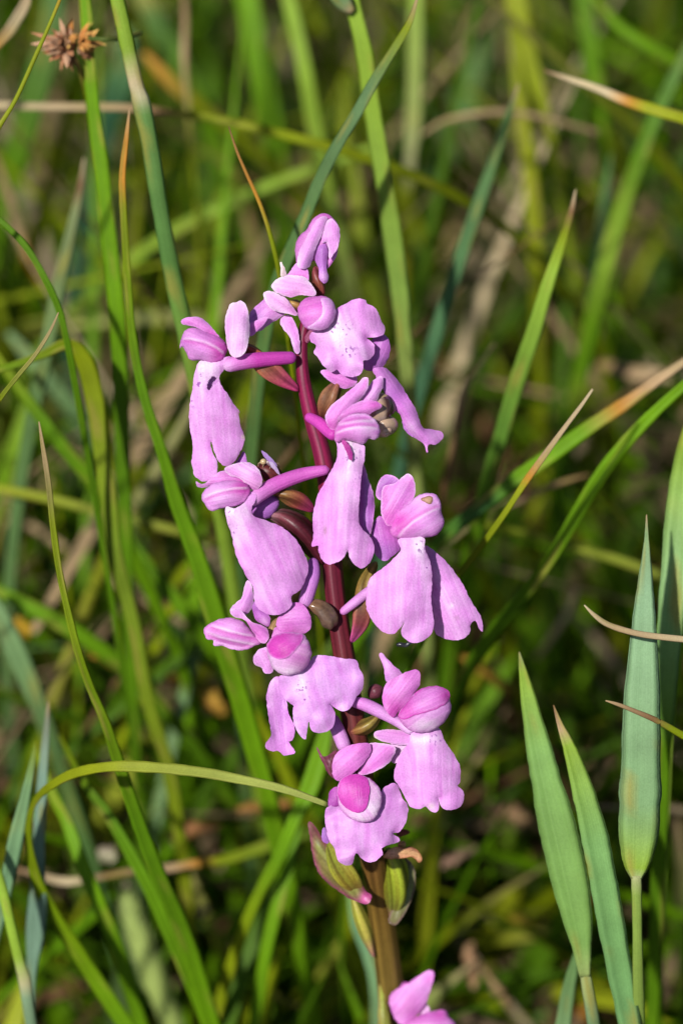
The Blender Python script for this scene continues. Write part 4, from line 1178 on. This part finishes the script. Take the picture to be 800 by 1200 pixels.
petal('lip', f, R4([(180, 218), (215, 220), (250, 228), (287, 238), (291, 290), (281, 330), (273, 420), (266, 520), (276, 560), (306, 590), (328, 637), (318, 686), (285, 718), (250, 706), (229, 670), (226, 645), (206, 680), (165, 704), (130, 693), (112, 655), (110, 630), (84, 636),
                    (90, 590), (88, 520), (105, 440), (145, 365), (178, 300), (185, 255)]),
      -30, base=LIL, pig=[(412, 528, (10, 22), WHI, 1.0), (412, 570, (7, 30), PALE, 0.8), (385, 600, 18, PINK, 0.12), (381, 622, (2, 5), (0.3, 0.14, 0.2), 0.7)], spots=[(412, 535, 12), (418, 560, 7)], axis=((412, 517), (405, 640)), fold=16, puff=10, wave=3)
petal('column', f, R4([(200, 225), (215, 222), (238, 255), (243, 290), (235, 300), (220, 270)]), -38, base=DEEP, puff=2, wave=0, thick=1)
# F6 left middle flower ---------------------------------------------------------------------
K = lambda pts: S(220, 560, 3.636, pts)
f = flower(300, 575, -5, 'left middle flower in profile with the largest rounded lip')
petal('petal', f, R3([(345, 515), (356, 570), (345, 600), (290, 600), (310, 560), (325, 540)]), 6, base=PUR, puff=3, wave=0.5)
petal('sepal', f, R3([(118, 655), (150, 668), (190, 642), (235, 608), (275, 610), (335, 638), (360, 672), (290, 668), (220, 664), (160, 684), (125, 680)]), -18, base=PINK, pig=[(285, 563, 8, MAG, 0.7)], edge=(LIL, 3), puff=5, fold=4)
petal('sepal', f, R3([(252, 598), (300, 572), (368, 568), (415, 605), (430, 658), (408, 693), (368, 690), (325, 645), (275, 628)]), -24, base=PALE, pig=[(276, 553, 9, PINK, 0.6), (298, 560, 7, PINK, 0.4)], edge=(WHI, 2), puff=9, fold=4)
petal('hood', f, R3([(145, 735), (165, 690), (220, 660), (300, 652), (355, 666), (374, 700), (352, 748), (310, 772), (240, 782), (190, 796), (166, 770)]),
      -26, base=LIL, pig=[(284, 572, (12, 9), MAG, 0.95), (290, 572, 6, DEEP, 0.3), (250, 582, 12, PALE, 0.5)], puff=16, back=14, seams=((0.0, 0.25, -1),), step=1.7, wave=0)
tube('spur', f, [(292, 590, -18, 8), (303, 580, -14, 9), (325, 567, -6, 9), (355, 556, -2, 8), (386, 550, -4, 5.5)], cols=[PALE, PINK, (0.62, 0.13, 0.52), (0.60, 0.12, 0.50), (0.62, 0.15, 0.52)])
petal('tepal', f, K([(268, 120), (300, 88), (345, 72), (380, 85), (388, 120), (352, 168), (310, 175), (275, 155)]), 8, base=VIO, pig=[(305, 595, 6, PUR, 0.6)], puff=10, back=8, wave=0)
tube('ovary', f, [(318, 576, 6, 7), (334, 579, 8, 10), (350, 586, 12, 10), (368, 599, 20, 6)], mat=M_OVARY, cols=[(0.16, 0.07, 0.02), (0.19, 0.10, 0.03), (0.22, 0.05, 0.04), (0.40, 0.03, 0.18)], ribs=3, ribd=0.1, twist=2)
tube('bract', f, [(300, 556, 14, 7), (308, 551, 12, 11), (320, 556, 12, 11), (334, 566, 14, 6)], mat=M_OVARY, cols=(0.10, 0.02, 0.02), label='dark red bract under the tiny insect')
tube('bract', f, [(312, 603, 14, 6), (330, 606, 14, 12), (348, 618, 15, 15), (364, 636, 18, 14), (378, 662, 22, 9)], mat=M_OVARY, cols=[(0.30, 0.18, 0.2), (0.13, 0.035, 0.045), (0.06, 0.009, 0.015), (0.06, 0.009, 0.015), (0.07, 0.01, 0.018)], ribs=3, ribd=0.12)
petal('lip', f, K([(165, 120), (200, 130), (245, 100), (270, 62), (292, 70), (288, 95), (272, 132), (282, 162), (330, 180), (400, 210), (450, 250), (490, 310), (513, 370), (502, 430), (476, 480), (440, 505), (444, 540), (410, 575), (360, 584), (310, 566), (285, 530), (280, 470), (250, 420), (220, 360), (200, 310), (190, 250), (170, 190), (160, 148)]),
      -28, base=LIL, pig=[(275, 600, (14, 14), WHI, 1.0), (276, 625, (8, 26), PALE, 0.9), (330, 660, 26, PINK, 0.13), (300, 690, 18, PALE, 0.3)], spots=[(270, 620, 9), (268, 602, 8)], axis=((275, 590), (330, 715)), fold=14, puff=12, wave=2.5, tilt=(0.05, 0))

# F7 right middle flower -----------------------------------------------------------------------
K = lambda pts: S(360, 560, 3.636, pts)
f = flower(462, 620, 0, 'right middle flower with a spread two-part lip and a nibbled brown patch on its hood')
petal('sepal', f, R4([(333, 425), (345, 380), (375, 354), (410, 363), (425, 385), (375, 410), (358, 450), (340, 447)]), 2, base=PUR, edge=(LIL, 3), puff=5)
petal('sepal', f, R4([(315, 610), (322, 560), (345, 515), (385, 540), (410, 590), (430, 640), (400, 672), (365, 692), (330, 662)]), 2, base=PUR, pig=[(450, 645, 9, VIO, 0.4)], puff=6, fold=4)
petal('sepal', f, R4([(356, 440), (362, 402), (410, 385), (458, 350), (482, 372), (487, 430), (462, 470), (425, 505), (400, 552), (372, 548), (354, 500)]),
      -14, base=PINK, pig=[(470, 575, 12, LIL, 0.7), (456, 604, 9, MAG, 0.4)], edge=(PALE, 2), puff=8, fold=3, tilt=(0, -0.15))
hd = petal('hood', f, R4([(395, 555), (420, 502), (468, 462), (505, 432), (560, 428), (586, 460), (590, 502), (601, 540), (576, 586), (520, 602), (460, 607), (405, 600), (390, 575)]),
      -16, base=LIL, pig=[(470, 610, (14, 9), MAG, 0.85), (464, 614, 6, DEEP, 0.3), (505, 590, 9, PALE, 0.4)], puff=20, back=16, seams=((-0.15, 0.25, 1),), step=1.7, wave=0)
petal('scar', f, R4([(508, 448), (525, 442), (545, 436), (556, 448), (550, 468), (535, 466), (520, 460)]), 0, on=hd, lift=0.8, base=(0.55, 0.38, 0.22), edge=((0.25, 0.13, 0.06), 2.5), puff=1, wave=0.5, thick=1.5, label='nibbled brown patch')
petal('lip', f, K([(498, 290), (560, 328), (610, 380), (660, 450), (700, 530), (738, 590), (747, 655), (730, 640), (715, 608), (696, 625), (690, 662), (650, 690), (590, 686), (545, 660), (530, 600), (515, 500), (510, 400)]),
      14, base=LIL, pig=[(510, 655, 12, PUR, 0.4), (530, 705, 10, PALE, 0.3), (535, 724, 3, (0.45, 0.25, 0.42), 0.8), (529, 710, 3, WHI, 0.8)], axis=((500, 645), (545, 745)), fold=8, puff=9, wave=2.5)
petal('lip', f, K([(388, 262), (430, 250), (495, 254), (501, 300), (525, 370), (531, 440), (526, 520), (537, 600), (531, 660), (490, 696), (450, 702), (410, 682), (400, 652), (413, 613), (395, 640), (360, 667), (310, 647), (270, 597), (250, 540), (262, 440), (300, 400), (350, 360), (396, 312), (390, 285)]),
      -20, base=LIL, pig=[(490, 640, (9, 14), WHI, 0.95), (500, 670, (6, 26), PALE, 0.8), (455, 700, 20, PINK, 0.12)], spots=[(492, 640, 9), (502, 665, 5)], axis=((480, 632), (475, 750)), fold=14, puff=10, wave=2.5)
tube('spur', f, [(440, 688, 4, 6), (428, 696, 4, 6), (414, 707, 2, 5.5), (399, 719, 4, 4.5)], cols=[LIL, LIL, LIL, PINK])
tube('ovary', f, [(441, 658, 16, 7), (430, 680, 14, 9), (426, 705, 14, 10), (422, 730, 18, 10), (411, 753, 26, 5)], mat=M_OVARY, cols=[(0.20, 0.15, 0.03), (0.20, 0.14, 0.03), (0.19, 0.10, 0.03), (0.26, 0.06, 0.07), (0.45, 0.07, 0.28)], ribs=3, ribd=0.12, twist=1.6)

# F8 half-open flower at far lower left --------------------------------------------------------------
K = lambda pts: S(220, 660, 6.667, pts)
f = flower(300, 745, 5, 'half-open flower pointing left, lowest on the left')
petal('petal', f, K([(505, 290), (560, 360), (640, 410), (636, 492), (590, 480), (530, 440), (508, 370)]), 10, base=PUR, pig=[(310, 728, 5, PALE, 0.7)], puff=4)
petal('tepal', f, K([(470, 130), (512, 220), (507, 330), (462, 400), (405, 388), (350, 375), (328, 362), (370, 315), (420, 272), (440, 200)]), 4, base=LIL, pig=[(292, 700, 8, PUR, 0.5)], edge=(PALE, 3), puff=5, fold=5)
petal('hood', f, K([(126, 522), (150, 490), (190, 460), (270, 432), (350, 428), (430, 458), (505, 540), (572, 622), (530, 642), (470, 672), (400, 680), (330, 672), (270, 646), (203, 647), (200, 606), (150, 592)]),
      -6, base=LIL, pig=[(246, 738, 12, MAG, 0.35), (270, 727, (22, 5), PINK, 0.7), (275, 745, (20, 4), PINK, 0.5), (270, 758, (20, 4), PALE, 0.6), (295, 745, 8, PINK, 0.5)], puff=15, back=14, seams=((-0.25, 0.15, 1), (0.3, 0.1, 1)), step=1.7, wave=1)
petal('tepal', f, K([(328, 365), (395, 355), (440, 395), (500, 458), (570, 480), (622, 512), (632, 590), (600, 626), (560, 617), (520, 560), (450, 450), (360, 418)]), -16, base=LIL, pig=[(290, 730, 6, PINK, 0.5)], edge=(PALE, 3), puff=6, fold=4)
tube('ovary', f, [(312, 756, 10, 4), (317, 745, 12, 5), (322, 732, 16, 5), (332, 722, 24, 4)], mat=M_OVARY, cols=(0.34, 0.22, 0.10))

# F9 lower flower facing forward ---------------------------------------------------------------------------
K = lambda pts: S(220, 680, 3.636, pts)
f = flower(352, 770, -5, 'lower left-centre flower facing forward, its lip with a curled left lobe')
tube('spur', f, [(355, 712, 2, 8), (361, 694, 4, 8.5), (367, 672, 8, 8), (366, 654, 14, 6)], cols=[LIL, (0.58, 0.22, 0.60), PUR, PUR])
petal('sepal', f, K([(376, 180), (410, 122), (450, 94), (492, 104), (522, 150), (524, 202), (495, 227), (450, 222), (400, 217)]), -16, base=PINK, pig=[(345, 722, 9, LIL, 0.4), (338, 737, 9, MAG, 0.4)], edge=(PINK, 3), puff=10, fold=4)
petal('petal', f, K([(358, 240), (372, 200), (400, 205), (430, 225), (395, 250), (370, 262)]), -14, base=PINK, puff=4)
petal('petal', f, K([(278, 335), (298, 300), (336, 286), (355, 330), (365, 388), (332, 397), (314, 372), (290, 362)]), -12, base=LIL, pig=[(312, 765, 6, MAG, 0.25)], edge=(PALE, 3), puff=6)
hd = petal('hood', f, K([(338, 295), (352, 250), (400, 225), (480, 225), (512, 255), (527, 310), (512, 362), (470, 397), (420, 405), (375, 387), (348, 345)]),
      -28, base=PALE, pig=[(340, 788, (12, 6), WHI, 0.7), (335, 750, 16, PINK, 0.5)], puff=20, back=16, wave=0)
petal('tepal', f, K([(338, 292), (352, 250), (400, 225), (470, 226), (492, 238), (472, 282), (432, 322), (400, 337), (360, 326)]), 0, on=hd, base=MAG, pig=[(333, 765, 5, DEEP, 0.4), (345, 748, 8, PINK, 0.5)], edge=(PINK, 2), puff=3, wave=0.5)
petal('lip', f, K([(336, 500), (345, 450), (364, 418), (390, 412), (395, 450), (420, 510), (428, 560), (456, 630), (446, 680), (430, 686), (440, 702), (456, 736), (412, 746), (385, 727), (360, 729), (333, 716), (333, 690), (355, 664), (350, 620), (340, 560)]),
      -8, base=(0.60, 0.25, 0.62), pig=[(318, 805, (4, 26), PALE, 0.8), (332, 830, (7, 18), PUR, 0.5)], axis=((325, 795), (335, 885)), fold=-8, puff=4, wave=3, label='curled left lobe of the lip')
petal('lip', f, K([(388, 412), (440, 402), (500, 372), (540, 324), (600, 321), (660, 334), (715, 339), (731, 375), (747, 410), (746, 460), (716, 502), (690, 546), (660, 558), (630, 546), (601, 524), (618, 545), (629, 580), (620, 622), (590, 646), (555, 651), (525, 636), (515, 602), (507, 655), (500, 679), (470, 650), (450, 600), (446, 550), (452, 535), (420, 512), (400, 480)]),
      -18, base=(0.66, 0.33, 0.70), pig=[(352, 800, (7, 16), WHI, 1.0), (357, 825, (5, 12), PALE, 0.7)], spots=[(353, 805, 8), (358, 820, 5)], axis=((348, 790), (370, 855)), fold=10, puff=9, wave=4)
tube('bract', f, [(356, 708, 10, 5), (366, 710, 6, 8), (377, 715, 6, 9), (385, 726, 8, 10), (385, 736, 14, 8)], mat=M_GLOSS, cols=[(0.13, 0.06, 0.025), (0.19, 0.10, 0.05), (0.11, 0.065, 0.04), (0.13, 0.08, 0.055), (0.10, 0.05, 0.04)], bumps=0.35, label='curled glossy grey-brown bract against the stalk')

# F10 lower right flower -------------------------------------------------------------------------------------
K = lambda pts: S(360, 750, 4, pts)
f = flower(465, 840, 15, 'lower right flower in profile with a hanging pale lip')
petal('sepal', f, K([(336, 72), (350, 60), (392, 108), (442, 155), (425, 182), (388, 198), (365, 186), (358, 130)]), 8, base=LIL, pig=[(454, 796, 6, PUR, 0.6)], puff=4, fold=3)
petal('sepal', f, K([(351, 272), (365, 210), (410, 175), (470, 148), (515, 139), (530, 175), (516, 232), (470, 292), (432, 332), (405, 364), (380, 346), (358, 312)]), -6, base=PINK, pig=[(462, 832, 10, MAG, 0.6), (488, 790, 6, PINK, 0.5)], edge=(PINK, 2), puff=9, fold=3)
hd = petal('hood', f, K([(425, 352), (450, 310), (500, 252), (550, 222), (610, 217), (656, 238), (667, 285), (674, 320), (652, 372), (612, 412), (560, 432), (500, 432), (450, 402)]),
      -8, base=LIL, pig=[(500, 850, (18, 8), WHI, 0.7), (475, 838, 10, PINK, 0.8), (525, 815, 6, PINK, 0.6)], puff=20, back=16, wave=0)
petal('tepal', f, K([(425, 352), (470, 290), (520, 236), (590, 215), (652, 230), (668, 266), (642, 302), (580, 332), (505, 352), (455, 372)]), 0, on=hd, base=PINK, pig=[(523, 815, 8, MAG, 0.9), (475, 832, 12, MAG, 0.7), (500, 818, 9, LIL, 0.3)], edge=(MAG, 2), puff=4, wave=0.5)
tube('spur', f, [(410, 823, 6, 5), (425, 825, 4, 7.5), (445, 834, 4, 7.5), (464, 845, 4, 6), (484, 858, 0, 6)], cols=[PINK, (0.62, 0.22, 0.60), LIL, LIL, PALE])
petal('tepal', f, K([(395, 480), (480, 470), (500, 500), (450, 560), (395, 572)]), 22, base=PALE, pig=[(465, 880, 8, (0.5, 0.35, 0.45), 0.5)], puff=4)
petal('tepal', f, K([(308, 448), (330, 424), (400, 418), (470, 433), (500, 455), (480, 492), (400, 486), (330, 468)]), 16, base=LIL, edge=(PALE, 3), pig=[(438, 865, 3, (0.6, 0.6, 0.3), 0.7)], puff=5)
petal('lip', f, K([(485, 438), (540, 425), (612, 412), (642, 470), (682, 530), (714, 590), (717, 660), (704, 686), (731, 710), (729, 760), (700, 790), (650, 796), (625, 776), (612, 738), (616, 790), (600, 809), (575, 801), (555, 780), (530, 791), (490, 786), (470, 766), (440, 702), (407, 650), (411, 600), (440, 530), (478, 480)]),
      -4, base=LIL, pig=[(500, 866, (14, 6), WHI, 0.8), (512, 875, (6, 14), PALE, 0.6), (495, 910, 16, PINK, 0.12), (505, 945, 4, (0.72, 0.6, 0.62), 0.8)], spots=[(510, 866, 8)], axis=((500, 856), (505, 950)), fold=12, puff=10, wave=3)
tube('ovary', f, [(408, 858, 34, 6), (420, 855, 24, 9), (434, 848, 18, 8), (446, 836, 16, 5)], mat=M_OVARY, cols=[(0.30, 0.03, 0.12), (0.20, 0.09, 0.03), (0.19, 0.15, 0.03), (0.14, 0.08, 0.03)], ribs=3, ribd=0.1)
tube('bract', f, [(432, 818, 24, 6), (440, 810, 22, 9), (449, 806, 22, 6)], mat=M_OVARY, cols=(0.15, 0.04, 0.06))

# F11 lowest open flower ----------------------------------------------------------------------------------------
K = lambda pts: S(330, 840, 3.636, pts)
f = flower(415, 920, 30, 'lowest open flower of the dense part, facing forward with a deep magenta hood')
tube('spur', f, [(388, 838, 24, 6), (393, 850, 20, 8), (399, 864, 16, 8.5), (405, 880, 12, 8)], cols=[PUR, (0.56, 0.2, 0.58), LIL, LIL])
petal('bract', f, K([(148, 130), (160, 140), (180, 170), (232, 143), (240, 180), (235, 262), (205, 250), (178, 205)]), 34, base=(0.12, 0.03, 0.05), edge=((0.2, 0.05, 0.1), 3), puff=5, back=5, mat=M_OVARY)
petal('sepal', f, K([(325, 243), (345, 200), (372, 150), (372, 114), (430, 113), (476, 124), (485, 145), (460, 192), (410, 227), (360, 245)]), 6, base=PINK, edge=(PALE, 3), pig=[(425, 895, 8, PINK, 0.6), (450, 882, 7, PINK, 0.3)], puff=8, fold=4)
petal('sepal', f, K([(214, 232), (219, 180), (245, 145), (300, 119), (370, 113), (380, 150), (345, 202), (300, 242), (250, 272), (225, 264)]), -2, base=PINK, edge=(PINK, 3), pig=[(400, 905, 10, PINK, 0.5), (424, 880, 7, MAG, 0.3)], puff=10, fold=3)
petal('petal', f, K([(198, 372), (204, 320), (235, 296), (250, 340), (245, 378), (205, 384)]), 4, base=(0.42, 0.1, 0.42), puff=5)
hd = petal('hood', f, K([(238, 300), (255, 264), (310, 243), (365, 258), (406, 290), (427, 340), (417, 400), (386, 442), (340, 450), (290, 432), (250, 392), (237, 345)]), -4, base=(0.78, 0.56, 0.77), pig=[(405, 920, (16, 22), PINK, 0.8), (440, 945, 8, WHI, 0.7)], edge=(LIL, 2), puff=13, back=14, wave=0)
petal('tepal', f, K([(240, 310), (255, 266), (310, 244), (360, 260), (373, 310), (366, 370), (345, 402), (310, 407), (265, 382), (242, 345)]), 0, on=hd, base=MAG, pig=[(402, 925, 9, PINK, 0.4), (422, 940, 6, LIL, 0.35), (415, 912, 8, DEEP, 0.2)], puff=4, wave=0.5)
petal('lip', f, K([(188, 392), (240, 372), (290, 400), (340, 420), (390, 405), (415, 365), (428, 310), (460, 288), (490, 288), (511, 340), (537, 380), (532, 440), (502, 490), (472, 497), (502, 520), (492, 537), (450, 547), (426, 560), (427, 590), (385, 620), (345, 607), (321, 580), (310, 592), (301, 626), (270, 632), (240, 612), (224, 560), (199, 520), (185, 450)]),
      4, base=(0.64, 0.30, 0.66), pig=[(420, 975, 14, PALE, 0.4), (440, 985, 8, PALE, 0.5)], axis=((415, 950), (418, 1012)), fold=10, puff=8, wave=5, wfreq=0.06)
petal('petal', f, K([(168, 500), (182, 470), (200, 520), (198, 540), (175, 530)]), 20, base=VIO, puff=2, wave=0.3)
G2 = lambda pts: S(440, 960, 10, pts)
petal('withered_petal', f, G2([(80, 440), (120, 390), (170, 350), (250, 320), (330, 330), (400, 320), (480, 355), (525, 410), (545, 470), (515, 515), (460, 470), (420, 445), (350, 455), (250, 460), (150, 470)]), 55, base=(0.48, 0.26, 0.13), pig=[(460, 998, 6, (0.58, 0.38, 0.26), 0.7)], edge=((0.28, 0.11, 0.04), 2), puff=6, fold=4, wave=4, mat=M_DRY, label='withered brown petal')
petal('withered_petal', f, G2([(260, 290), (300, 255), (350, 265), (355, 315), (310, 335), (270, 330)]), 58, base=(0.42, 0.24, 0.10), puff=3, mat=M_DRY, wave=2)
petal('withered_petal', f, G2([(240, 170), (310, 120), (380, 130), (400, 160), (340, 190), (280, 210)]), 62, base=(0.16, 0.05, 0.03), puff=3, mat=M_DRY, wave=2)
# bracts and ovaries on the lower stalk
petal('bract', orchid, K([(113, 452), (135, 458), (185, 535), (255, 605), (318, 675), (355, 735), (382, 765), (365, 797), (310, 784), (240, 742), (170, 682), (140, 622), (124, 540)]), 74, base=(0.17, 0.16, 0.04), edge=((0.24, 0.05, 0.11), 7), pig=[(428, 1052, 7, (0.5, 0.05, 0.3), 0.9), (368, 975, 8, (0.16, 0.05, 0.06), 0.8)], puff=7, fold=8, mat=M_OVARY, axis=((362, 968), (434, 1055)), label='green and purple bract left of the stalk')
tube('ovary', orchid, [(384, 985, 78, 7), (396, 1008, 70, 13), (409, 1028, 74, 13), (426, 1050, 92, 6)], mat=M_OVARY, cols=[(0.20, 0.22, 0.03), (0.23, 0.25, 0.03), (0.28, 0.25, 0.03), (0.24, 0.10, 0.06)], ribs=3, ribd=0.1, twist=0.8)
K = lambda pts: S(360, 1000, 4, pts)
petal('bract', orchid, K([(430, 20), (465, 25), (496, 60), (508, 138), (482, 232), (432, 320), (400, 335), (378, 305), (420, 220), (440, 120)]), 112, base=(0.16, 0.17, 0.06), edge=((0.22, 0.15, 0.12), 4), puff=6, fold=6, mat=M_OVARY, label='olive bract right of the stalk')
tube('ovary', orchid, [(454, 994, 84, 12), (462, 1015, 92, 15.5), (465, 1040, 104, 14.5), (463, 1060, 118, 11), (459, 1078, 130, 5)], mat=M_OVARY, cols=[(0.18, 0.23, 0.02), (0.22, 0.27, 0.02), (0.20, 0.24, 0.02), (0.18, 0.19, 0.03), (0.30, 0.10, 0.12)], ribs=3, ribd=0.12, twist=0.7)
tube('ovary', orchid, [(413, 1050, 150, 5), (421, 1072, 152, 8), (430, 1096, 158, 8), (438, 1122, 170, 4)], mat=M_OVARY, cols=[(0.3, 0.3, 0.05), (0.36, 0.36, 0.05), (0.34, 0.32, 0.06), (0.36, 0.12, 0.15)], ribs=3, ribd=0.1)
tube('bract_scar', orchid, [(456, 1077, 122, 3.5), (460, 1079, 120, 4.5), (464, 1078, 122, 3.5)], mat=M_GLOSS, cols=(0.6, 0.55, 0.45))
petal('bract', orchid, K([(340, 545), (358, 548), (356, 600), (372, 700), (392, 810), (400, 900), (340, 900), (332, 800), (334, 680)]), 205, base=(0.26, 0.30, 0.05), edge=((0.3, 0.2, 0.06), 3), puff=4, fold=5, mat=M_OVARY, label='narrow green bract at the bottom')

# F12 bottom flower, partly below the frame ----------------------------------------------------------------------------
f = flower(478, 1180, 210, 'blurred flower at the very bottom, on the right of the stalk')
petal('sepal', f, K([(345, 600), (368, 584), (440, 600), (480, 612), (440, 645), (395, 675), (355, 635)]), 205, base=PINK, edge=(MAG, 2), puff=5, fold=3)
petal('sepal', f, K([(384, 702), (400, 650), (470, 610), (550, 555), (582, 549), (594, 575), (577, 640), (547, 722), (500, 772), (450, 805), (410, 775)]), 190, base=LIL, edge=(PINK, 2), pig=[(500, 1145, 6, MAG, 0.5)], puff=9, fold=4)
petal('petal', f, K([(525, 760), (545, 688), (572, 728), (565, 765)]), 200, base=PALE, puff=3)
petal('hood', f, K([(450, 805), (500, 770), (570, 743), (642, 733), (660, 762), (695, 800), (705, 860), (640, 910), (560, 920), (480, 880)]), 186, base=PINK, pig=[(515, 1188, 8, MAG, 0.6), (530, 1205, 8, LIL, 0.6)], puff=18, back=14, wave=0)
petal('lip', f, K([(470, 890), (560, 900), (640, 890), (700, 980), (720, 1080), (660, 1150), (580, 1130), (500, 1150), (430, 1060), (430, 960)]), 190, base=LIL, puff=10, fold=12, wave=3)
tube('ovary', f, [(466, 1188, 232, 6), (474, 1180, 215, 8), (484, 1180, 200, 6)], mat=M_OVARY, cols=(0.3, 0.16, 0.06))


# ------------------------------------------------------------------ small visitors
def snail():
    c0 = Vector((446, 488, 14))
    ax = Vector((0.22, 0.80, -0.56)).normalized()       # towards the apex
    e1 = ax.cross(Vector((0, 0, 1))).normalized()
    e2 = ax.cross(e1).normalized()
    turns, per = 4.0, 30
    n = int(turns * per)
    sides = 16
    V, C, UVs = [], [], []
    R0 = 24.0
    for i in range(n + 1):
        th = 2 * math.pi * i / per
        g = math.exp(-0.115 * th)
        rc = R0 * g * 0.72
        tr = R0 * 0.60 * g + 0.2
        rad = e1 * math.cos(th + 1.0) + e2 * math.sin(th + 1.0)
        cc = c0 + rad * rc + ax * (30 * (1 - g))
        for j in range(sides):
            a = 2 * math.pi * j / sides
            V.append(P(*(cc + rad * (math.cos(a) * tr) + ax * (math.sin(a) * tr * 1.05))))
            band = 0.5 + 0.5 * math.sin(a * 2 + 0.6)
            base = np.array((0.34, 0.22, 0.13)) * band + np.array((0.44, 0.34, 0.31)) * (1 - band)
            k = min(1, i / (n * 0.6))
            base = base * (1 - k) + np.array((0.60, 0.42, 0.30)) * k
            base = base * (1 + 0.25 * noise.noise(Vector((i * 0.35, 0, 5))))
            if i < 2:
                base = np.array((0.05, 0.02, 0.02))
            C.append(base)
            UVs.append((j / sides, i / per))
    F = [(i * sides + j, i * sides + (j + 1) % sides, (i + 1) * sides + (j + 1) % sides, (i + 1) * sides + j) for i in range(n) for j in range(sides)]
    F += [tuple(range(sides))[::-1], tuple(n * sides + j for j in range(sides))]
    root = empty('snail', P(448, 496, 14))
    tag(root, 'small translucent brown snail with banded shell tucked behind the pink petals', 'snail')
    new_mesh('shell', V, F, M_SHELL, root, np.array(C), UVs)
    tube('body', root, [(436, 476, 12, 7), (444, 469, 6, 9), (453, 474, 2, 9), (459, 486, 0, 6)], mat=M_GLOSS, cols=[(0.30, 0.22, 0.10), (0.36, 0.28, 0.14), (0.32, 0.22, 0.13), (0.12, 0.05, 0.04)], bumps=0.15)


snail()


def insect():
    root = empty('insect', P(312, 545, 0))
    tag(root, 'tiny pale insect with lilac wings on the dark red bract', 'insect')
    tube('head', root, [(305, 542, 0, 2.4), (308.5, 541, -1, 3.6), (312, 540, 0, 2.8)], mat=M_GLOSS, cols=(0.56, 0.42, 0.22))
    tube('body', root, [(311, 540, 0, 2.4), (316, 543, 0, 3), (322, 549, 1, 2.2), (327, 556, 2, 1.1)], mat=M_GLOSS, cols=(0.26, 0.17, 0.20))
    petal('wing', root, [(306, 528), (312, 531), (319, 538), (325, 546), (320, 545), (311, 537)], -5, base=(0.32, 0.19, 0.46), puff=1.5, wave=0, thick=0.8, step=1.5)
    petal('wing', root, [(315, 541), (321, 543), (326, 551), (328, 557), (322, 552)], -6, base=(0.42, 0.33, 0.50), puff=1.2, wave=0, thick=0.8, step=1.5)
    for pts in ([(307, 542, 0, .6), (303, 543, 1, .6), (303, 547, 4, .5)], [(310, 543, 0, .6), (308, 547, 2, .6), (310, 550, 6, .5)],
                [(318, 545, 0, .6), (316, 550, 2, .6), (318, 554, 6, .5)], [(322, 545, 0, .6), (326, 543, 1, .6), (327, 549, 6, .5)]):
        tube('leg', root, pts, mat=M_GLOSS, cols=(0.36, 0.26, 0.16), sides=6)


insect()
o = tube('dropping', None, [(464, 756, -12, 1.8), (469, 755, -13, 2.6), (475, 756, -13, 2.5), (480, 753, -13, 2.4), (485, 752, -12, 1.4)], mat=M_GLOSS, cols=(0.022, 0.022, 0.028), bumps=0.3)
tag(o, 'tiny black curled dropping stuck under the lip of the right middle flower', 'dropping')
